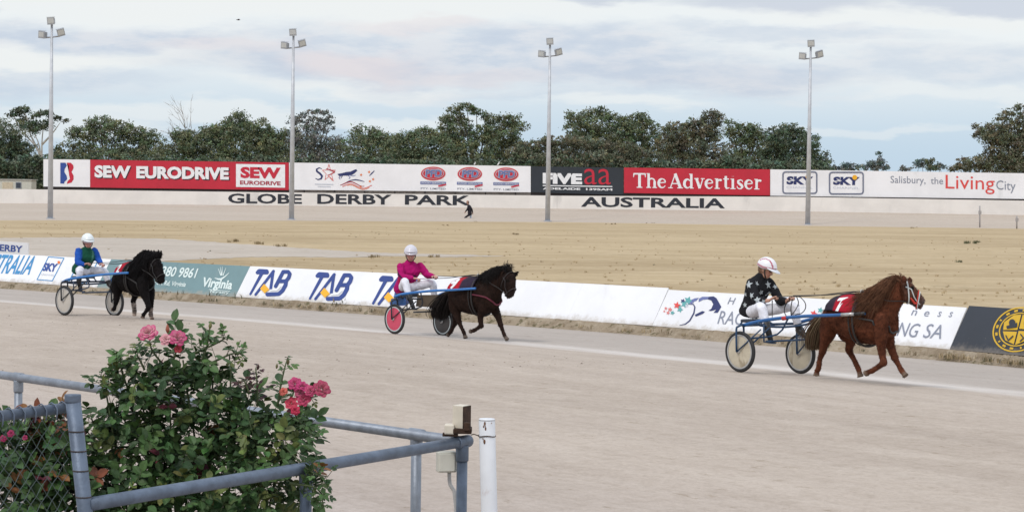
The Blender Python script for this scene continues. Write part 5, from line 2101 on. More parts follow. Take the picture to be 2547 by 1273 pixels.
    # boots
    for s in 'rl':
        kn, an, to_ = P['kn_' + s], P['an_' + s], P['toe_' + s]
        d = (to_ - an).normalized()
        pr = []
        to(pr, lambda b: tube(b, [kn.lerp(an, .72), an], [.052 * k, .045 * k], 12, 1, True), D['boot'])
        to(pr, lambda b: tube(b, [an - d * .03 * k - UP * .01, an + d * .04 * k, to_], [.043 * k, .045 * k, .034 * k], 12, 3, True), D['boot'])
        link('boot', union(pr, .0075, 3), M_LEATHER if D.get('boot_leather', True) else M_CLOTH, root)
    # helmet
    if D.get('helmet'):
        bm = bmesh.new()
        cl = bm.verts.layers.float_color.new('Col')
        hc = at(-.008, 0, .035)
        n, m = 40, 14
        rings = []
        for i in range(m + 1):
            th = math.radians(2 + 96 * i / m)
            row = []
            for j in range(n):
                a = 2 * math.pi * j / n
                dv = V((math.sin(th) * math.cos(a), math.sin(th) * math.sin(a), math.cos(th)))
                drop = 0
                if i > m - 4: drop = -.045 * max(0, math.cos(a)) * (i - (m - 4)) / 4
                p = hc + (f * dv.x * .142 + l * dv.y * .116 + u * (dv.z * .130 - drop - (.012 if i == m else 0))) * k
                v = bm.verts.new(p)
                v[cl] = (*D['helmet'](dv, i / m), 1)
                row.append(v)
            rings.append(row)
        for a, b in zip(rings[:-1], rings[1:]):
            for j in range(n): bm.faces.new((a[j], b[j], b[(j + 1) % n], a[(j + 1) % n]))
        bm.faces.new(rings[0])
        inn = []
        for v in rings[-1]:
            w = bm.verts.new(hc + (v.co - hc) * .90); w[cl] = (.03, .03, .03, 1); inn.append(w)
        for j in range(n): bm.faces.new((rings[-1][j], inn[j], inn[(j + 1) % n], rings[-1][(j + 1) % n]))
        he = link('helmet', bm, mat('helmet_shell', (1, 1, 1), .3, .04, 5, vcol=True, coat=.3), root)
        # peak
        bm = bmesh.new(); cl = bm.verts.layers.float_color.new('Col')
        ra, rb_ = [], []
        for j in range(15):
            a = math.radians(-68 + 136 * j / 14)
            p = hc + (f * math.cos(a) * .138 + l * math.sin(a) * .114 + u * .012) * k
            ext = D.get('peak', .07) * max(.15, math.cos(a * 1.15))
            q = p + (f * ext * math.cos(a * .6) + l * ext * .4 * math.sin(a) - u * .022 * math.cos(a)) * k
            ra.append((bm.verts.new(p), bm.verts.new(p - u * .008))); rb_.append((bm.verts.new(q), bm.verts.new(q - u * .007)))
        for v in bm.verts: v[cl] = (*D['peakc'], 1)
        for j in range(14):
            bm.faces.new((ra[j][0], ra[j + 1][0], rb_[j + 1][0], rb_[j][0])); bm.faces.new((ra[j][1], rb_[j][1], rb_[j + 1][1], ra[j + 1][1]))
            bm.faces.new((rb_[j][0], rb_[j + 1][0], rb_[j + 1][1], rb_[j][1]))
        bmesh.ops.recalc_face_normals(bm, faces=bm.faces)
        link('peak', bm, mat('helmet_shell', (1, 1, 1), .3), he)
        bm = bmesh.new()
        tube(bm, [at(.01, -.088, .02), at(.035, -.072, -.06), at(.055, 0, -.118), at(.035, .072, -.06), at(.01, .088, .02)], .008 * k, 6, 4)
        link('chin_strap', bm, M_LEATHER, he)
    if D.get('goggles'):
        bm = bmesh.new()
        pts = [at(.104 * math.cos(a) - .006, .086 * math.sin(a), .008) for a in [math.radians(-80 + 160 * i / 12) for i in range(13)]]
        tube(bm, pts, [.010 * k] + [.019 * k] * 11 + [.010 * k], 8)
        link('goggles', bm, mat('goggle_' + D['key'], D['goggles'], .15, .05, 10), root)
    return root, jo


def person_from(R, J, lat):
    P = {}
    for n_, v in J.items():
        P[n_] = R.J(*v)
    return P

# ---------------------------------------------------------------- rig 1: chestnut pony
Z1 = (1750, 600, 3.35)
R1 = Rig(Z1, (303, 1090), (822, 1105), 51, 1.04, .247)
J1 = dict(head=(524, 232, .02), neck=(478, 290, 0), chest=(455, 385, 0), pelvis=(400, 575, 0),
          sh_r=(395, 345, -.155), sh_l=(548, 340, .14), el_r=(440, 492, -.22), wr_r=(545, 492, -.16), hand_r=(592, 462, -.12),
          el_l=(640, 500, .17), wr_l=(712, 490, .10), hand_l=(748, 452, .06), hip_r=(405, 588, -.09), hip_l=(470, 580, .09),
          kn_r=(480, 548, -.26), an_r=(535, 735, -.30), toe_r=(562, 832, -.28), kn_l=(745, 545, .30), an_l=(800, 745, .34), toe_l=(862, 800, .34))
P1 = person_from(R1, J1, 0)
P1['face'] = R1.f * .85 + R1.l * .30 - UP * .38
P1['base'] = P1['pelvis'] - UP * .1
BLK = (.014, .014, .017)
D1 = dict(key='a', label='driver in black jacket with silver stars and white helmet with red stripe', skin=(.50, .28, .20), hair=(.13, .075, .04),
          jacket=BLK, trousers=(.78, .78, .84), boot=(.03, .03, .03), k=.90, hem=.06, cuff=.62, peak=.075, peakc=(.78, .80, .86), leg_end=.80)


def helm1(dv, t):
    y, z = dv.y, dv.z
    if t > .86: return (.42, .07, .12) if t < .97 else (.8, .8, .84)
    if .50 < abs(y) < .64 and dv.x > -.75: return (.42, .05, .10)
    return (.80, .80, .84)


D1['helmet'] = helm1
h1, jo1 = build_person(P1, D1)
# silver stars on the jacket
jb = BVHTree.FromPolygons([v.co + wloc(jo1) for v in jo1.data.vertices], [tuple(p.vertices) for p in jo1.data.polygons])
for (X, Y, rr, rot) in ((375, 362, 40, .15), (440, 352, 27, .5), (538, 362, 36, .1), (478, 425, 24, .3), (398, 452, 30, .6), (448, 488, 32, .2), (596, 378, 24, .4), (556, 432, 20, .1), (418, 548, 26, .3), (350, 440, 22, .2), (500, 500, 20, .5), (345, 530, 24, .1)):
    d = ray(*R1.zp(X, Y)).normalized()
    hit = jb.ray_cast(CAM, d, 100)
    if hit[0] is None: continue
    n = (hit[1] - d * .6).normalized()
    vs2, fs = star_shape(.46, rot)
    sc_ = rr / 3.35 / FPX * (hit[0] - CAM).length
    bm = project_polys(jb, vs2, fs, hit[0], n, UP, sc_, sc_, .004, 2)
    link('star_patch', bm, mat('star_silver', (.42, .46, .48), .5, .2, 30), jo1)

for nm, part in ():
    pass
PONY1 = dict(key='a', seed=1, label='chestnut pony with long flaxen-brown mane and red number 7 cloth', coat=(.105, .034, .017), dark=(.078, .026, .014), face=(.105, .046, .030), muzzle=(.11, .085, .08),
             mane=(.115, .052, .028), hoof=(.16, .115, .085),
             torso=[(1065, 590, 1070, 690, .11), (1085, 528, 1095, 752, .185), (1140, 478, 1150, 768, .225), (1220, 466, 1230, 808, .24), (1310, 466, 1320, 845, .25), (1400, 452, 1410, 858, .24), (1480, 470, 1490, 850, .215), (1565, 560, 1570, 790, .13)],
             neck=[(1385, 440, 1540, 760, 0, .16), (1480, 385, 1590, 650, .02, .125), (1560, 335, 1625, 565, .045, .10), (1650, 315, 1665, 500, .07, .08)],
             head=[(1636, 318, 1672, 500, .06, .082), (1712, 328, 1722, 522, .13, .088), (1772, 392, 1758, 545, .18, .066), (1816, 448, 1788, 560, .215, .052), (1848, 488, 1808, 566, .245, .046)],
             ears=[((1668, 283), (1676, 340), -.02), ((1722, 296), (1712, 345), .20)],
             legs=[dict(lat=-.12, p=[(1050, 620, .10), (1040, 745, .105), (1012, 838, .060), (990, 920, .040), (968, 985, .030), (957, 1060, .034), (942, 1085, .030), (940, 1122, .040)], joint=3),
                   dict(lat=.11, p=[(1130, 660, .10), (1195, 770, .10), (1225, 835, .062), (1212, 905, .040), (1255, 985, .030), (1288, 1058, .034), (1298, 1085, .030), (1308, 1128, .040)], joint=3),
                   dict(lat=-.12, p=[(1480, 650, .09), (1478, 790, .082), (1482, 880, .052), (1492, 968, .040), (1500, 1008, .040), (1448, 1050, .029), (1405, 1078, .034), (1382, 1084, .030), (1346, 1104, .037)], joint=4),
                   dict(lat=.11, p=[(1500, 650, .09), (1530, 790, .082), (1560, 880, .052), (1592, 965, .040), (1625, 1030, .029), (1650, 1076, .034), (1662, 1092, .030), (1686, 1122, .040)], joint=3)],
             tail=[(1060, 600, 0), (1000, 640, 0), (952, 720, 0), (930, 810, 0), (915, 895, 0)], tail_w=[.02, .055, .085, .095, .08], tailc=((.06, .022, .012), (.20, .15, .09)), n_tail=620,
             mane_len=.40, mane_back=.60, mane_lift=.06, n_mane=2600, mane_r=.0048, fl_len=.12, forelock=(-.7, 0, .45), fl_fwd=-.8,
             cloth=dict(u0=.24, u1=.70, ang=1.30, main=srgb(168, 24, 44), trimc=(.03, .022, .035), trim=.32, trim2=.10, num='7', nang=1.0, nu=.52, nsx=.13, nsy=.24, slant=.1),
             bridle=(.55, .58, .58), noseband=True, girth=.66, eye_u=.30, hands=(P1['hand_r'], P1['hand_l']))
pony1, body1 = build_pony(R1, PONY1)
S1 = dict(label='blue sulky with cream disc wheels behind the chestnut pony', blue=M_BLUE, disc=(mat('disc_cream', (.54, .48, .37), .6, .08, 8, stain=((.24, .18, .11), .5, 7)), mat('disc_cream', (.6, .52, .38), .6)),
          shaft=[(330, 700, -.46), (470, 665, -.43), (640, 640, -.39), (870, 622, -.345), (1150, 612, -.295), (1345, 600, -.265)], tip=True, tape=(675, 640, -.385),
          seat=P1['pelvis'] - UP * .125, feet=(P1['toe_r'], P1['toe_l']))
build_sulky(R1, S1)
# whip and loose rein loops in the driver's hands
root = thing('whip', P1['hand_l'], 'black looped rein end and whip held by the driver with silver stars', 'whip')
bm = bmesh.new()
lp = [(748, 452), (800, 462), (845, 510), (848, 560), (815, 600), (770, 610), (735, 640), (728, 560), (740, 480)]
tube(bm, [R1.J(x, y, .06 - .02 * i / 8) for i, (x, y) in enumerate(lp)], .006, 6, 4)
lp = [(735, 460), (690, 520), (672, 580), (700, 630), (745, 600), (790, 520), (775, 460)]
tube(bm, [R1.J(x, y, .05) for x, y in lp], .006, 6, 4)
link('loop', bm, M_LEATHER, root)
bm = bmesh.new(); tube(bm, [R1.J(572, 490, -.17), R1.J(572, 640, -.17)], [.007, .004], 6); link('shaft', bm, M_LEATHER, root)

# ---------------------------------------------------------------- rig 2: small bay pony, pink driver
Z2 = (900, 580, 4.243)
R2 = Rig(Z2, (345, 1063), (835, 1088), 46, 1.02, .235)
J2 = dict(head=(516, 222, -.02), neck=(508, 300, 0), chest=(505, 395, 0), pelvis=(450, 560, 0),
          sh_r=(408, 350, -.15), sh_l=(615, 345, .14), el_r=(420, 455, -.22), wr_r=(545, 475, -.14), hand_r=(615, 480, -.10),
          el_l=(690, 440, .18), wr_l=(755, 455, .14), hand_l=(800, 452, .10), hip_r=(440, 565, -.09), hip_l=(540, 560, .09),
          kn_r=(455, 510, -.26), an_r=(505, 690, -.30), toe_r=(545, 790, -.28), kn_l=(745, 530, .28), an_l=(775, 700, .34), toe_l=(840, 740, .34))
P2 = person_from(R2, J2, 0)
P2['face'] = R2.f * .75 - R2.l * .62 - UP * .18
P2['base'] = P2['pelvis'] - UP * .1
MAG = srgb(168, 14, 100)
RED2 = srgb(170, 20, 40)


def paint2(p, c, fr):
    fv, sv, ax, pe, ch = fr
    h = (p - pe).dot(ax)
    w = math.sin(p.x * 22 + p.z * 15) * .035
    if abs(h - .215 + w) < .016 + .014 * math.sin(p.x * 60 + p.z * 30): return (.05, .010, .045)
    if h + w < .17: return tuple(a * .35 + b * .65 for a, b in zip(c, RED2)) if (p - pe).dot(sv) > -.12 else c
    return c


D2 = dict(key='b', label='driver in bright magenta jacket and pale helmet with hands in lap', skin=(.54, .30, .24), hair=(.03, .02, .018), jacket=MAG, sleeve=MAG, trousers=(.76, .76, .83), boot=(.02, .02, .025),
          k=.92, hem=.09, cuff=.90, peak=.03, peakc=(.55, .52, .58), helmet=lambda dv, t: (.62, .60, .66) if t < .93 else (.10, .09, .10), goggles=(.42, .32, .32), paint=paint2, crease=.005, leg_end=.80)
build_person(P2, D2)
PONY2 = dict(key='b', seed=2, label='small dark bay pony trotting with red number 9 cloth', coat=(.022, .011, .008), dark=(.010, .007, .006), face=(.020, .011, .009), muzzle=(.035, .024, .020),
             mane=(.012, .010, .010), hoof=(.14, .11, .09),
             torso=[(968, 600, 970, 695, .09), (990, 535, 1000, 775, .17), (1040, 500, 1050, 810, .21), (1110, 486, 1120, 842, .235), (1190, 484, 1200, 858, .24), (1270, 478, 1280, 855, .225), (1345, 492, 1350, 836, .19), (1415, 590, 1420, 775, .12)],
             neck=[(1270, 470, 1415, 750, 0, .15), (1350, 425, 1450, 670, .01, .12), (1440, 385, 1478, 610, .02, .10), (1535, 372, 1490, 560, .02, .082)],
             head=[(1548, 385, 1492, 560, .02, .08), (1598, 440, 1500, 600, .02, .086), (1612, 535, 1518, 640, .02, .066), (1608, 610, 1532, 668, .02, .052), (1588, 662, 1545, 690, .02, .046)],
             ears=[((1655, 402), (1598, 452), .10), ((1535, 345), (1556, 402), -.02)],
             legs=[dict(lat=.10, p=[(1030, 680, .095), (1000, 790, .09), (990, 870, .055), (985, 945, .038), (960, 1000, .028), (940, 1040, .032), (925, 1055, .028), (905, 1075, .037)], joint=3, hoofc=1),
                   dict(lat=-.11, p=[(975, 660, .10), (985, 790, .095), (1010, 870, .055), (1028, 938, .038), (1052, 995, .028), (1078, 1048, .032), (1085, 1070, .028), (1095, 1106, .038)], joint=3),
                   dict(lat=-.11, p=[(1300, 660, .085), (1275, 800, .075), (1252, 880, .048), (1255, 945, .037), (1258, 975, .038), (1215, 1005, .027), (1185, 1025, .032), (1168, 1030, .028), (1142, 1036, .036)], joint=4),
                   dict(lat=.10, p=[(1350, 670, .085), (1400, 800, .076), (1440, 885, .048), (1465, 965, .037), (1488, 1030, .027), (1505, 1075, .032), (1512, 1090, .028), (1535, 1122, .038)], joint=3)],
             tail=[(960, 600, 0), (905, 650, 0), (860, 740, 0), (830, 830, 0), (825, 895, 0)], tail_w=[.02, .07, .12, .14, .12], tailc=((.012, .010, .010), (.02, .014, .012)), n_tail=620,
             mane_len=.17, mane_back=.35, mane_lift=.07, n_mane=620, fl_len=.15, forelock=(-.2, 0, .8), fl_fwd=.6, mane_near=.6,
             cloth=dict(u0=.14, u1=.74, ang=1.25, main=srgb(176, 26, 44), trimc=(.03, .02, .04), trim=.0, trim2=.40, num='9', nang=.80, nu=.36, nsx=.19, nsy=.21, slant=.1),
             bridle=(.025, .018, .018), girth=.72, eye_u=.30, hands=(P2['hand_r'], P2['hand_l']), collar=mat('collar_red', (.12, .012, .03), .6))
build_pony(R2, PONY2)
S2 = dict(label='blue sulky with a pink disc wheel behind the small bay pony', blue=M_BLUE2, disc=(mat('disc_pink', srgb(206, 78, 104), .5, .06, 8), mat('disc_grey', (.05, .045, .045), .4)), rim=mat('rim_pale', (.6, .66, .68), .4, metal=.3), frame=mat('frame_black', (.025, .03, .04), .5), forkm=mat('frame_black', (.02, .02, .02), .5),
          shaft=[(345, 672, -.46), (420, 645, -.44), (560, 625, -.40), (760, 606, -.35), (960, 598, -.30), (1200, 582, -.28)],
          seat=P2['pelvis'] - UP * .125, feet=(P2['toe_r'], P2['toe_l']),
          panels=[('mud_apron', [(590, 650, .0), (885, 648, .0), (740, 780, .0), (572, 772, .0)], M_APRON), ('mudguard', [(312, 690, -.40), (455, 672, -.40), (465, 752, -.40), (305, 770, -.40)], mat('guard_blue', srgb(52, 88, 140), .4))])
build_sulky(R2, S2)

# ---------------------------------------------------------------- rig 3: black pony, green and blue driver
Z3 = (0, 560, 4.896)
R3 = Rig(Z3, (785, 1098), (1390, 1113), 43, .98, .238)
J3 = dict(head=(1068, 205, 0), neck=(1062, 282, 0), chest=(1050, 375, 0), pelvis=(985, 540, 0),
          sh_r=(955, 315, -.15), sh_l=(1150, 310, .14), el_r=(950, 450, -.20), wr_r=(1020, 478, -.15), hand_r=(1085, 458, -.10),
          el_l=(1200, 420, .17), wr_l=(1228, 470, .13), hand_l=(1270, 478, .10), hip_r=(975, 555, -.09), hip_l=(1060, 550, .09),
          kn_r=(975, 545, -.30), an_r=(960, 690, -.32), toe_r=(985, 790, -.28), kn_l=(1270, 560, .28), an_l=(1330, 720, .32), toe_l=(1372, 770, .32))
P3 = person_from(R3, J3, 0)
P3['face'] = R3.f * .92 - R3.l * .28 - UP * .10
P3['base'] = P3['pelvis'] - UP * .1
GRN = srgb(22, 78, 60)
BL3 = srgb(36, 84, 172)


def paint3(p, c, fr):
    fv, sv, ax, pe, ch = fr
    q = p - pe
    s_ = q.dot(sv) - q.dot(ax) * .35 + .02
    if c[2] < .2 and abs(s_) < .022 and q.dot(fv) > 0: return (.05, .16, .12)
    return c


D3 = dict(key='c', label='driver in green and blue jacket with white helmet', skin=(.50, .27, .22), hair=(.05, .03, .025), jacket=GRN, sleeve=BL3, raglan=True, trousers=(.76, .76, .83), boot=(.06, .07, .09),
          k=.86, hem=.05, cuff=.90, peak=.045, peakc=(.72, .78, .80), helmet=lambda dv, t: (.74, .79, .80), goggles=(.62, .52, .56), paint=paint3, leg_end=.80)
build_person(P3, D3)
WH = (.62, .52, .46)
PONY3 = dict(key='c', seed=3, label='black pony with white socks and pricked ears trotting towards the viewer', coat=(.0075, .006, .0065), dark=(.006, .005, .006), face=(.008, .006, .0065), muzzle=(.014, .010, .011),
             mane=(.008, .007, .008), hoof=(.20, .14, .11),
             torso=[(1488, 570, 1490, 690, .10), (1505, 515, 1510, 770, .175), (1540, 488, 1545, 805, .21), (1588, 474, 1592, 820, .235), (1640, 468, 1645, 828, .24), (1690, 470, 1695, 838, .225), (1738, 505, 1742, 840, .195), (1790, 600, 1792, 800, .13)],
             neck=[(1680, 465, 1790, 790, 0, .16), (1745, 400, 1830, 680, .0, .13), (1800, 372, 1858, 610, .0, .105), (1885, 385, 1880, 560, .0, .08)],
             head=[(1893, 395, 1862, 565, .0, .078), (1938, 440, 1872, 605, .0, .084), (1968, 540, 1898, 652, .0, .066), (1992, 630, 1928, 700, .0, .052), (1990, 682, 1948, 714, .0, .046)],
             ears=[((1935, 296), (1912, 395), -.015), ((1968, 304), (1938, 405), .085)],
             legs=[dict(lat=-.11, p=[(1440, 650, .10), (1430, 770, .09), (1425, 850, .055), (1415, 925, .038), (1400, 985, .028), (1392, 1020, .031), (1382, 1030, .028), (1368, 1020, .037)], joint=3),
                   dict(lat=.11, p=[(1570, 680, .10), (1630, 800, .085), (1645, 860, .050), (1624, 925, .037), (1634, 1000, .028), (1638, 1050, .032), (1636, 1070, .028), (1634, 1102, .037)], joint=3, sock=WH),
                   dict(lat=-.10, p=[(1740, 680, .09), (1755, 820, .078), (1785, 910, .050), (1808, 985, .040), (1800, 1020, .038), (1770, 1060, .028), (1750, 1085, .033), (1742, 1098, .029), (1738, 1132, .037)], joint=3),
                   dict(lat=.10, p=[(1800, 690, .09), (1825, 820, .078), (1838, 910, .050), (1836, 985, .038), (1834, 1050, .028), (1838, 1090, .032), (1842, 1110, .028), (1855, 1150, .037)], joint=3, sock=(.50, .40, .35))],
             tail=[(1480, 590, 0), (1440, 660, 0), (1415, 740, 0), (1405, 820, 0)], tail_w=[.02, .05, .07, .07], tailc=((.008, .007, .008), (.015, .012, .012)), n_tail=320,
             mane_len=.30, mane_back=.35, mane_lift=.10, n_mane=950, fl_len=.16, forelock=(-.35, 0, .7), fl_fwd=.2, mane_near=.8,
             cloth=dict(u0=.08, u1=.62, ang=1.25, main=srgb(160, 24, 44), trimc=(.02, .016, .022), trim=.22, trim2=.10, num='2', nang=.95, nu=.62, nsx=.10, nsy=.20, slant=.1),
             bridle=(.02, .018, .018), girth=.70, eye_u=.30, hands=(P3['hand_r'], P3['hand_l']))
build_pony(R3, PONY3)
S3 = dict(label='blue sulky with pale sand-coloured disc wheels behind the black pony', blue=M_BLUE2, disc=(mat('disc_sand', (.52, .48, .43), .5, .06, 8, stain=((.25, .2, .15), .15, 5)), mat('disc_sand', (.5, .45, .4), .5)), forkm=mat('frame_black', (.02, .02, .02), .5), frame=mat('frame_navy', (.03, .05, .09), .5),
          shaft=[(760, 695, -.46), (830, 662, -.44), (980, 635, -.40), (1180, 610, -.35), (1400, 590, -.31), (1560, 580, -.29)],
          seat=P3['pelvis'] - UP * .12, feet=(P3['toe_r'], P3['toe_l']))
build_sulky(R3, S3)
for nm, R_, S_ in (('1', R1, PONY1), ('2', R2, PONY2), ('3', R3, PONY3)):
    for lg in S_['legs']:
        q = R_.J(lg['p'][-1][0], lg['p'][-1][1], lg['lat'])
        print('HOOF', nm, round(q.z - gh(q.x, q.y), 3), 'far wheel', round(R_.far.z - gh(R_.far.x, R_.far.y), 3), 'near', [round(c, 2) for c in R_.near], project(R_.far))

# ---------------------------------------------------------------- walking person on the far side
class Flat:
    pass


b = at_z(1163, 549, ZI)
Yp = b.y
wj = lambda X, Y, d=0.0: at_y(720 + X / 3.746, 380 + Y / 3.746, Yp + d)
PW = dict(head=wj(1660, 462), neck=wj(1668, 487), chest=wj(1676, 512), pelvis=wj(1680, 566), sh_r=wj(1668, 498, -.19), sh_l=wj(1682, 498, .19),
          el_r=wj(1655, 530, -.24), wr_r=wj(1640, 548, -.22), hand_r=wj(1634, 556, -.2), el_l=wj(1700, 530, .22), wr_l=wj(1706, 556, .2), hand_l=wj(1706, 564, .2),
          hip_r=wj(1682, 572, -.09), hip_l=wj(1688, 572, .09), kn_r=wj(1645, 598, -.1), an_r=wj(1615, 626, -.1), toe_r=wj(1603, 634, -.1),
          kn_l=wj(1688, 600, .1), an_l=wj(1700, 628, .1), toe_l=wj(1692, 637, .1))
PW['face'] = V((-1, -.25, -.25)); PW['base'] = b; PW['palm_r'] = V((0, 1, 0)); PW['palm_l'] = V((0, -1, 0))
DW = dict(key='w', label='person in dark top and pale jeans walking along the far track', skin=(.40, .22, .16), hair=(.02, .018, .018), jacket=(.022, .02, .026), trousers=(.025, .022, .028), trousers_l=(.42, .48, .58), boot=(.02, .02, .02), k=1.32, hem=.05, vox=.009, leg_end=.97)
build_person(PW, DW)

# ================================================================== FOREGROUND
M_GALV = mat('galvanised_pipe', (.25, .28, .33), .48, .16, 16, metal=.45, bump=.08, bscale=90, stain=((.20, .20, .21), .14, 9))
M_GALV2 = mat('galvanised_dark', (.13, .165, .225), .5, .2, 14, metal=.4, bump=.1, bscale=80, stain=((.12, .12, .13), .2, 9))
M_CREAM = mat('old_cream_paint', (.66, .60, .50), .6, .08, 14, stain=((.30, .13, .04), .22, 22))
M_RUST = mat('rust', (.045, .022, .012), .9, .4, 30, bump=.3)
M_WPOST = mat('white_post_paint', (.74, .76, .80), .5, .05, 8, stain=((.28, .11, .05), .10, 20))
M_CONDUIT = mat('conduit_grey', (.50, .50, .50), .5, .12, 12, stain=((.30, .14, .06), .12, 18))
HR = 1.15
C0 = at_z(1150, 1098, HR)
FLp = at_z(218, 1254, HR)
BK0 = at_z(0, 931, HR)
BKm = at_z(1036, 1080, HR)
gz = lambda p: gh(p.x, p.y)
RR = .0215
root = thing('pipe_railing', V((C0.x, C0.y, gz(C0))), 'galvanised pipe railing meeting at a corner post around the rose bed', 'railing')
bkdir = (BK0 - BKm).normalized()
BKe = BK0 + bkdir * 4


def pipe(name, a, b, r=RR, m=M_GALV, parent=None, n=16):
    bm = bmesh.new(); tube(bm, [a, a.lerp(b, .33), a.lerp(b, .66), b], r, n); return link(name, bm, m, parent)


def sleeve(c, d, L, r, parent, m=M_GALV):
    bm = bmesh.new()
    d = d.normalized()
    tube(bm, [c - d * L, c - d * (L - .004), c + d * (L - .004), c + d * L], [r * .97, r, r, r * .97], 16)
    return link('fitting', bm, m, parent)


r1 = pipe('rail', FLp, C0, RR, M_GALV2, root)
r2 = pipe('rail', C0 + (BKm - C0).normalized() * .02 - V((0, 0, .0)), BKe, RR, M_GALV, root)
sleeve(C0, C0 - FLp, .045, RR * 1.16, r1, M_GALV2)
for (px, py, m) in ((1150, 1098, M_GALV2), (1036, 1080, M_GALV), (46, 938, M_GALV)):
    p = at_z(px, py, HR)
    po = pipe('post', V((p.x, p.y, gz(p) - .1)), p - V((0, 0, .015)), RR * .98, m, root)
    sleeve(p - V((0, 0, .045)), UP, .03, RR * 1.18, po, m)
    if px != 1150: sleeve(p, bkdir, .04, RR * 1.17, po, m)
u = (760 - 218) / (1150 - 218)
best = None
for i in range(200):
    q = FLp.lerp(C0, i / 199)
    if best is None or abs(project(q)[0] - 762) < best[0]: best = (abs(project(q)[0] - 762), q)
pm = best[1]
po = pipe('post', V((pm.x, pm.y, gz(pm) - .1)), pm - V((0, 0, .015)), RR * .98, M_GALV2, root)
sleeve(pm - V((0, 0, .045)), UP, .03, RR * 1.16, po, M_GALV2)

# chain-link fence at the left
top = at_y(181, 990, FLp.y - .0)
bot = at_y(212, 1273, FLp.y + .0)
root = thing('chain_link_fence', V((bot.x, bot.y, gz(bot))), 'chain-link fence with leaning grey post in the lower corner by the roses', 'fence')
foot = top + (bot - top) * ((top.z - gz(bot) + .1) / (top.z - bot.z))
po = pipe('post', foot, top, .0238, M_GALV2, root)
sleeve(top, UP, .012, .0255, po, M_GALV2)
for z in (.10, .16, .22, .30):
    p = top.lerp(bot, z / (top.z - bot.z))
    bm = bmesh.new(); tube(bm, [p - V((0, 0, .002)), p + V((0, 0, .002))], .0252, 14); link('tie_wire', bm, M_POSTD, po)
tr_ = at_z(170, 1013, top.z - .035)
dirl = (at_z(0, 1034, top.z - .035) - tr_); dirl.z = 0; dirl.normalize()
t_end = tr_ + dirl * 3.0
rl = pipe('top_rail', tr_ - dirl * .01, t_end, .0165, M_GALV2, root)
for i in range(26):
    p = tr_ + dirl * (.03 + i * .05)
    nrm = dirl.cross(UP)
    bm = bmesh.new()
    tube(bm, [p - UP * .03 + nrm * .02, p + nrm * .021 + UP * .003, p + UP * .021, p - nrm * .021 + UP * .003, p - UP * .03 - nrm * .018], .0024, 5, 2)
    if i == 0: twm = bm
    else:
        me = bpy.data.meshes.new('tmp'); bm.to_mesh(me); twm.from_mesh(me); bm.free()
link('knuckles', twm, M_GALV2, rl)
bm = bmesh.new()
nrm = dirl.cross(UP)
Lw, Hw, cell = 1.5, 1.35, .050
for fam in (1, -1):
    for i in range(-int(Hw / cell) - 1, int(Lw / cell) + 1):
        pts = []
        for j in range(int(Hw / cell) * 2 + 1):
            zz = -j * cell / 2
            ss = i * cell + (j * cell / 2 if fam == 1 else Hw - j * cell / 2)
            if ss < -.005 or ss > Lw: continue
            pts.append(tr_ + dirl * ss + UP * (zz - .005) + nrm * (.0022 * fam * (1 if j % 2 else -1)))
        if len(pts) > 1: tube(bm, pts, .0012, 4)
link('wire_mesh', bm, mat('mesh_wire', (.10, .13, .13), .6, .2, 20, metal=.3), root)

# white post, bracket box, junction box
Yw = C0.y - .12
b = at_y(1217, 1273, Yw); t = at_y(1211, 1044, Yw)
base = t + (b - t) * ((t.z - gz(t) + .1) / (t.z - b.z))
root = thing('white_post', V((base.x, base.y, gz(base))), 'white painted round post with rust stains beside the railing corner', 'post')
bm = bmesh.new(); tube(bm, [base, t.lerp(base, .5), t - UP * .004, t], [.0315, .0315, .0315, .0300], 24); link('shaft', bm, M_WPOST, root)
bm = bmesh.new(); tube(bm, [t, t + UP * .006], [.0325, .029], 24); link('cap', bm, M_WPOST, root)
wr = bmesh.new()
zc = at_y(1211, 1083, Yw)
ring = [zc + V((math.cos(a) * .0335, math.sin(a) * .0335, .002 * math.sin(3 * a))) for a in [2 * math.pi * i / 16 for i in range(17)]]
tube(wr, ring, .002, 5)
tube(wr, [zc + V((-.033, 0, 0)), zc + V((-.05, .02, .003)), at_y(1172, 1081, Yw + .06)], .002, 5, 3)
link('tie_wire', wr, M_RUST, root)
for (px, py, s) in ((1206, 1053, .008), (1203, 1060, .005), (1208, 1066, .007), (1205, 1098, .009), (1223, 1052, .003), (1201, 1091, .004), (1207, 1060, .004)):
    bm = bmesh.new(); p = at_y(px, py, Yw - .0325)
    ellipsoid(bm, p + V((0, .002, 0)), ((s * .5, 0, 0), (0, .0025, 0), (0, 0, s)), 8, 6); link('rust_spot', bm, mat('rust_light', (.16, .075, .04), .9, .4, 60), root)

root = thing('steel_bracket', C0 + UP * .02, 'rusty cream steel bracket standing on the railing corner', 'bracket')
Yc = C0.y
bm = bmesh.new()
q = [at_y(1126, 1008, Yc - .02), at_y(1151, 1008, Yc - .045), at_y(1170, 1006, Yc + .02), at_y(1145, 1004, Yc + .05)]
zb = at_y(1150, 1062, Yc).z
tp = [bm.verts.new(V((p.x, p.y, q[0].z))) for p in q]; bt = [bm.verts.new(V((p.x, p.y, zb))) for p in q]
bm.faces.new(tp); bm.faces.new(bt[::-1])
fcs = [bm.faces.new((tp[i], bt[i], bt[(i + 1) % 4], tp[(i + 1) % 4])) for i in range(4)]
bmesh.ops.recalc_face_normals(bm, faces=bm.faces)
for i, f in enumerate(bm.faces): f.material_index = 0
o = link('upright', bm, [M_CREAM, M_RUST], root, smooth=False)
bm = bmesh.new()
e1 = q[1] + (q[2] - q[1]) * .02; e2 = q[2]
n_ = (q[2] - q[1]).cross(UP).normalized()
if n_.dot(CAM - q[1]) < 0: n_ = -n_
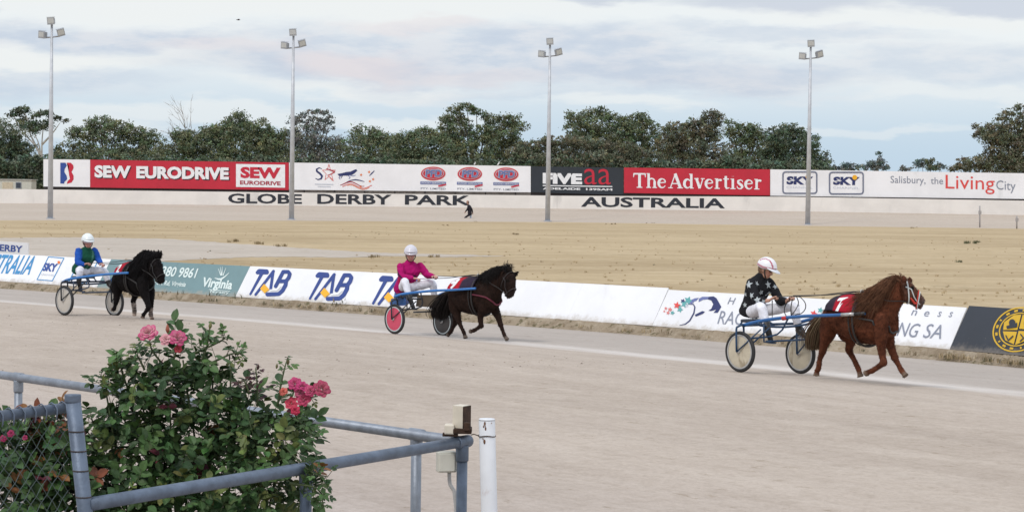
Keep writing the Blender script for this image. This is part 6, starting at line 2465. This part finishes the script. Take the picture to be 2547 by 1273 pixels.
a = [V((e1.x, e1.y, q[0].z - .002)), V((e2.x, e2.y, q[0].z - .002)), V((e2.x, e2.y, zb)), V((e1.x, e1.y, zb))]
v1 = [bm.verts.new(p + n_ * .003) for p in a]; v2 = [bm.verts.new(p + n_ * .001) for p in a]
bm.faces.new(v1); bm.faces.new(v2[::-1])
for i in range(4): bm.faces.new((v1[i], v2[i], v2[(i + 1) % 4], v1[(i + 1) % 4]))
link('rusty_side', bm, M_RUST, root, smooth=False)
bm = bmesh.new(); c = at_y(1150, 1069, Yc - .01); box(bm, c, V((.037, 0, 0)), V((0, .05, 0)), V((0, 0, .010)), .003); link('base_plate', bm, M_RUST, root, smooth=False)
bm = bmesh.new(); c = at_y(1118, 1066, Yc - .03); box(bm, c, V((.019, 0, 0)), V((0, .03, 0)), V((0, 0, .019)), .005); link('side_block', bm, M_CREAM, root, smooth=False)
bm = bmesh.new(); c = at_y(1162, 1060, Yc - .06); box(bm, c, V((.012, 0, 0)), V((0, .012, 0)), V((0, 0, .016)), .003); link('clamp', bm, M_RUST, root, smooth=False)
bm = bmesh.new(); c = at_y(1120, 1080, Yc - .035); box(bm, c, V((.03, 0, 0)), V((0, .02, 0)), V((0, 0, .006)), .002); link('rust_lip', bm, M_RUST, root, smooth=False)

Yj = C0.y + .04
c = at_y(1110, 1147, Yj)
root = thing('junction_box', c, 'small cream junction box with conduit beside the corner post', 'junction box')
bm = bmesh.new(); box(bm, c, V((.036, .008, 0)), V((-.006, .03, 0)), V((0, 0, .040)), .005); link('casing', bm, mat('box_cream', (.58, .57, .50), .55, .06, 10, stain=((.35, .22, .12), .08, 16)), root, smooth=False)
bm = bmesh.new(); box(bm, c + V((.004, -.034, 0)), V((.030, .007, 0)), V((-.001, .004, 0)), V((0, 0, .034)), .002); link('lid', bm, mat('box_cream2', (.62, .61, .54), .5), root, smooth=False)
bm = bmesh.new(); b_ = at_y(1134, 1260, Yj); tube(bm, [c + V((.012, 0, -.04)), c + V((.016, 0, -.09)), b_, b_ - UP * .5], .0075, 10, 3); link('conduit', bm, M_CONDUIT, root)

# ------------------------------------------------------------------ roses
M_ROSELEAF = mat('rose_leaf', (1, 1, 1), .55, .25, 22, vcol=True, spec=.3)
M_PETAL = mat('rose_petal', (1, 1, 1), .6, .08, 30, vcol=True, spec=.2, sheen=.2)
M_STEM = mat('rose_stem', (.06, .085, .03), .6, .25, 30)
LV = []     # x (across), y (along), z fold


def leaflet(vs, fs, cs, p, d, n, L, col):
    """pointed oval folded on its midrib"""
    d = d.normalized()
    s = d.cross(n)
    if s.length < 1e-4: s = d.orthogonal()
    s.normalize(); n = s.cross(d).normalized()
    q = len(vs)
    prof = ((0, 0), (.22, .27), (.5, .36), (.78, .25), (1.0, 0))
    bend = rng.uniform(.05, .28)
    for (y, w) in prof:
        c = p + d * L * y - n * bend * L * y * y
        if w == 0:
            vs.append(c); cs.append(col)
        else:
            vs += [c + s * L * w + n * L * .09, c, c - s * L * w + n * L * .09]
            cs += [col, tuple(k * 1.12 for k in col), col]
    # indices: 0 ; 1 2 3 ; 4 5 6 ; 7 8 9 ; 10
    fs += [(q, q + 2, q + 1), (q, q + 3, q + 2), (q + 1, q + 2, q + 5, q + 4), (q + 2, q + 3, q + 6, q + 5),
           (q + 4, q + 5, q + 8, q + 7), (q + 5, q + 6, q + 9, q + 8), (q + 7, q + 8, q + 10), (q + 8, q + 9, q + 10)]


def rose_leaf(vs, fs, cs, stems, p, d, n, L, col, num=5):
    """compound leaf: num leaflets on a petiole"""
    d = d.normalized()
    s = d.cross(n).normalized() if d.cross(n).length > 1e-4 else d.orthogonal().normalized()
    stems.append(([p, p + d * L * 1.0, p + d * L * 1.9], .0013))
    leaflet(vs, fs, cs, p + d * L * 1.7, d + V((0, 0, -.15)), n, L, col)
    for k, y in enumerate((1.45, .75)):
        if num < 3 + 2 * k: break
        for sg in (-1, 1):
            leaflet(vs, fs, cs, p + d * L * y, (d * .55 + s * sg).normalized(), n + V((rng.uniform(-.3, .3), rng.uniform(-.3, .3), 0)), L * (.92 - .12 * k), tuple(c * rng.uniform(.85, 1.15) for c in col))


def rv(r):
    return V((r.gauss(0, 1), r.gauss(0, 1), r.gauss(0, 1)))


def leaf_col(r, reddish=0.0):
    t = r.random()
    c = (.028 + .040 * t, .058 + .074 * t, .024 + .014 * t)
    if r.random() < .10: c = (.12, .15, .045)
    if r.random() < reddish: c = r.choice(((.16, .05, .025), (.20, .09, .03), (.09, .02, .03)))
    return c


def rose_bush(name, label, lobes, Y, sprigs, seed, dens=1.0, reddish=0.0):
    r = random.Random(seed)
    g0 = at_y(sum(l[0] for l in lobes) / len(lobes), 1273, Y)
    root = thing(name, V((g0.x, g0.y, gz(g0))), label, 'rose bush')
    vs, fs, cs, stems = [], [], [], []
    for lb in lobes:
        cx, cy, rx, ry = lb[:4]
        Yl = Y + (lb[4] if len(lb) > 4 else 0)
        rd = lb[5] if len(lb) > 5 else reddish
        k = Yl / FPX
        n = int(rx * ry * math.pi / 430 * dens * (1.45 if cy > 1040 else 1.0))
        for _ in range(n):
            dv = rv(r).normalized()
            q = r.random() ** .42 * (1 + .14 * math.sin(dv.x * 6 + cx) + .1 * math.sin(dv.z * 8 + cy))
            c = at_y(cx, cy, Yl)
            p = c + V((dv.x * rx, dv.y * rx * .8, dv.z * ry)) * k * q
            d = (dv + UP * .25 + rv(r) * .6).normalized()
            nn = (UP * .9 + dv * .45 + V((0, -.35, 0)) + rv(r) * .35).normalized()
            rose_leaf(vs, fs, cs, stems, p, d, nn, (.039 * r.uniform(.65, 1.3)), leaf_col(r, rd), r.choice((3, 5, 5)))
    canes = []
    gb = V((g0.x, g0.y, gz(g0) - .05))
    for path, kind in sprigs:
        P = [at_y(x, y, Y + dy) for x, y, dy in path]
        canes.append((P, .0032))
        Q, _ = spline(P, [1] * len(P), 8)
        tot = len(Q)
        for i in range(2, tot):
            if kind == 'bare' and i < tot * .3: continue
            for _ in range(1 if kind != 'dense' else 2):
                if r.random() < .28: continue
                T = (Q[min(i + 1, tot - 1)] - Q[i - 1]).normalized()
                d = (T.orthogonal().normalized() * math.cos(i * 2.4) + T.cross(T.orthogonal()).normalized() * math.sin(i * 2.4) + T * .45 + UP * .1).normalized()
                nn = (UP + V((0, -.5, 0)) + rv(r) * .3).normalized()
                col = leaf_col(r, 0) if kind != 'red' else r.choice(((.045, .012, .022), (.06, .018, .022), (.035, .014, .02)))
                L = .030 if kind == 'red' else .034
                rose_leaf(vs, fs, cs, stems, Q[i], d, nn, L * r.uniform(.6, 1.1) * (1.0 - .45 * i / tot), col, r.choice((3, 3, 5)))
    for lb in lobes:
        c = at_y(lb[0], lb[1], Y + (lb[4] if len(lb) > 4 else 0))
        canes.append(([gb + V((r.uniform(-.12, .12), r.uniform(-.12, .12), 0)), gb.lerp(c, .55) + V((r.uniform(-.05, .05), 0, .05)), c], .0045))
    link('leaves', mesh_np('leaves', vs, fs, cs), M_ROSELEAF, root, smooth=False)
    bm = bmesh.new()
    for P, rad in canes: tube(bm, P, [rad * (1.3 - .6 * i / (len(P) - 1)) for i in range(len(P))], 6, 4)
    for P, rad in stems: tube(bm, P, rad, 3)
    link('stems', bm, M_STEM, root)
    return root


def rose(parent, p, axis, R_, pal, seed, opened=1.0):
    r = random.Random(seed)
    ax = axis.normalized(); a0 = ax.orthogonal().normalized(); b0 = ax.cross(a0)
    vs, fs, cs = [], [], []
    for ly, (cnt, ra, rb2, h0, h1, wd) in enumerate(((6, .12, .98 * opened, -.02, .30, .62), (6, .10, .80 * opened, .0, .48, .60), (5, .08, .58, .05, .60, .58), (4, .05, .36, .10, .66, .6), (3, .02, .20, .14, .66, .8))):
        for i in range(cnt):
            th = 2 * math.pi * (i + .5 * (ly % 2)) / cnt + r.uniform(-.2, .2)
            q = len(vs)
            nu, nv = 6, 5
            curl = r.uniform(.6, 1.3)
            hh = r.uniform(.85, 1.12)
            for jv in range(nv + 1):
                t = jv / nv
                for ju in range(nu + 1):
                    s_ = ju / nu * 2 - 1
                    w = wd * 1.25 * (math.sin(math.pi * (.12 + .80 * t) ** .8) ** .6)
                    an = th + s_ * w
                    rad = ra + (rb2 - ra) * (t ** .8) * (1 - .10 * s_ * s_)
                    z = h0 + (h1 - h0) * hh * (t ** .6) * (1 - .12 * s_ * s_) - .16 * curl * max(0, t - .72) * (3 if ly < 3 else 1)
                    rad += .10 * curl * max(0, t - .7) * (2 if ly < 3 else .5)
                    vs.append(p + (a0 * math.cos(an) * rad + b0 * math.sin(an) * rad + ax * z) * R_)
                    e = max(t, abs(s_) * .75) ** 1.0
                    k = r.uniform(.93, 1.07)
                    cs.append(tuple((pal[0][c] * (1 - e) + pal[1][c] * e) * k for c in range(3)))
            for jv in range(nv):
                for ju in range(nu):
                    a = q + jv * (nu + 1) + ju
                    fs.append((a, a + 1, a + nu + 2, a + nu + 1))
    return link('rose_flower', mesh_np('rose_flower', vs, fs, cs), M_PETAL, parent)


def bud(parent, p, ax, L, col):
    bm = bmesh.new()
    ax = ax.normalized()
    tube(bm, [p, p + ax * L * .3, p + ax * L * .6, p + ax * L], [L * .14, L * .26, L * .20, L * .03], 8, 2, True)
    return link('rose_bud', bm, mat('bud_%d' % int(col[0] * 1000), col, .6, .1, 30), parent)


YB_ = 7.95
bush = rose_bush('rose_bush', 'tall rose bush with pink blooms inside the pipe railing corner',
                 [(420, 970, 95, 70), (530, 950, 58, 62), (340, 960, 60, 55), (455, 895, 52, 48), (320, 1050, 80, 72), (470, 1070, 140, 90), (590, 1050, 70, 72), (680, 1090, 66, 66),
                  (350, 1160, 130, 100), (530, 1170, 150, 100), (665, 1165, 80, 85, -.15), (300, 1250, 120, 70, -.1), (480, 1260, 180, 70, -.1), (650, 1250, 90, 70, -.2),
                  (235, 1100, 42, 50), (775, 1225, 26, 44, -.25), (785, 1150, 22, 14, -.3), (390, 1010, 100, 60), (240, 1190, 46, 66, -.1), (712, 1025, 26, 40), (735, 1100, 34, 32, -.1),
                  (262, 965, 18, 26), (300, 910, 18, 20), (575, 905, 26, 30)], YB_,
                 [([(500, 900, 0), (515, 860, 0), (522, 812, 0)], 'n'), ([(530, 900, 0), (575, 880, 0), (600, 878, 0)], 'n'), ([(400, 900, 0), (378, 870, 0), (372, 845, 0)], 'n'), ([(430, 900, 0), (440, 865, 0), (440, 845, 0)], 'n'),
                  ([(640, 1010, -.05), (640, 960, -.05), (636, 915, -.05)], 'red'), ([(620, 980, -.05), (612, 955, -.05), (606, 945, -.05)], 'red'), ([(690, 1010, -.1), (700, 950, -.1), (712, 900, -.1)], 'n'), ([(310, 950, 0), (300, 905, 0), (302, 880, 0)], 'n'),
                  ([(300, 980, 0), (262, 950, 0), (250, 932, 0)], 'n'), ([(360, 920, 0), (345, 890, 0), (330, 870, 0)], 'n'), ([(480, 880, 0), (545, 850, 0), (560, 838, 0)], 'n'), ([(700, 1040, -.1), (770, 1075, -.15), (785, 1088, -.15)], 'n'),
                  ([(700, 1100, -.2), (770, 1170, -.3), (815, 1185, -.3)], 'n'), ([(720, 1200, -.3), (790, 1215, -.3), (805, 1260, -.3)], 'n'), ([(260, 1120, 0), (235, 1060, 0), (225, 1030, 0)], 'n'), ([(720, 1010, -.1), (740, 1040, -.1), (775, 1100, -.1)], 'n'), ([(700, 1000, -.1), (752, 990, -.1), (790, 985, -.1)], 'n')], 4, .98, .015)
CREAM_ = (.74, .55, .47)
PK = (.42, .016, .13)
for i, (x, y, R_, ax, pal, op) in enumerate(((370, 830, .036, V((-.25, -.75, .75)), (CREAM_, PK), 1.05), (441, 842, .034, V((.25, -.8, .7)), ((.68, .42, .40), PK), 1.0), (413, 845, .026, V((0, -.7, .5)), ((.62, .42, .38), (.60, .25, .30)), .9),
                                         (734, 955, .026, V((-.1, -.9, .5)), ((.50, .16, .20), PK), 1.0), (752, 962, .024, V((.3, -.6, .7)), ((.50, .12, .18), PK), 1.0), (800, 968, .032, V((.45, -.75, .5)), ((.52, .22, .22), (.34, .015, .08)), 1.05),
                                         (755, 992, .027, V((.1, -.9, .3)), ((.45, .10, .16), (.50, .05, .13)), 1.0), (725, 1003, .024, V((-.2, -.9, .3)), ((.50, .10, .12), (.55, .04, .09)), 1.0), (735, 1020, .020, V((-.1, -.9, .1)), ((.55, .06, .10), (.55, .03, .09)), .9), (706, 974, .018, V((-.3, -.9, .3)), ((.62, .16, .10), (.62, .14, .12)), .9),
                                         (443, 868, .018, V((.2, -.9, .2)), ((.45, .05, .06), (.42, .05, .07)), .8), (772, 972, .022, V((.1, -.9, .4)), ((.5, .15, .2), (.45, .04, .13)), 1.0), (745, 975, .020, V((0, -1, .3)), ((.5, .2, .25), (.5, .08, .18)), 1.0))):
    rose(bush, at_y(x, y, YB_ - .12 - .01 * (i % 3)), ax, R_, pal, i, op)
for (x, y, L, c) in ((417, 826, .030, (.35, .10, .06)), (522, 816, .026, (.16, .16, .06)), (716, 905, .026, (.12, .10, .04)), (688, 915, .018, (.14, .13, .05)), (699, 920, .016, (.12, .12, .04)), (641, 918, .020, (.06, .02, .02))):
    bud(bush, at_y(x, y, YB_ - .06), V((rng.uniform(-.2, .2), -.2, 1)), L, c)
bush2 = rose_bush('rose_bush', 'low rose bush with reddish leaves behind the chain-link fence',
                  [(20, 1130, 90, 60, 0, .08), (90, 1120, 80, 55, 0, .12), (140, 1100, 50, 50, 0, .35), (60, 1190, 140, 90), (40, 1260, 160, 80), (170, 1180, 60, 90), (100, 1085, 44, 26, 0, .75), (135, 1060, 26, 30, 0, .7), (20, 1095, 40, 24, 0, .6), (170, 1260, 60, 70)], 7.75,
                  [([(120, 1090, 0), (132, 1060, 0), (138, 1040, 0)], 'n'), ([(40, 1110, 0), (36, 1085, 0), (30, 1075, 0)], 'red'), ([(90, 1100, 0), (80, 1075, 0), (72, 1062, 0)], 'n')], 6, 1.1, .05)
for i, (x, y, R_) in enumerate(((28, 1078, .014), (8, 1090, .013), (62, 1088, .010))):
    rose(bush2, at_y(x, y, 7.62), V((.1, -.9, .4)), R_, ((.30, .04, .09), (.28, .015, .08)), 40 + i, 1.0)
o = None
bm = bmesh.new()
pa, pb, pc_, pd = V((C0.x, C0.y, 0)), V((BK0.x, BK0.y, 0)) + bkdir * 1.0, V((-3.4, 6.2, 0)), V((FLp.x, FLp.y, 0))
vs_ = [bm.verts.new(V((p.x, p.y, gz(p) + .012))) for p in (pa, pb, pc_, pd)]
f = bm.faces.new(vs_); f.normal_update()
if f.normal.z < 0: f.normal_flip()
o = link('garden_bed', bm, M_SOIL, smooth=False); tag(o, kind='structure')
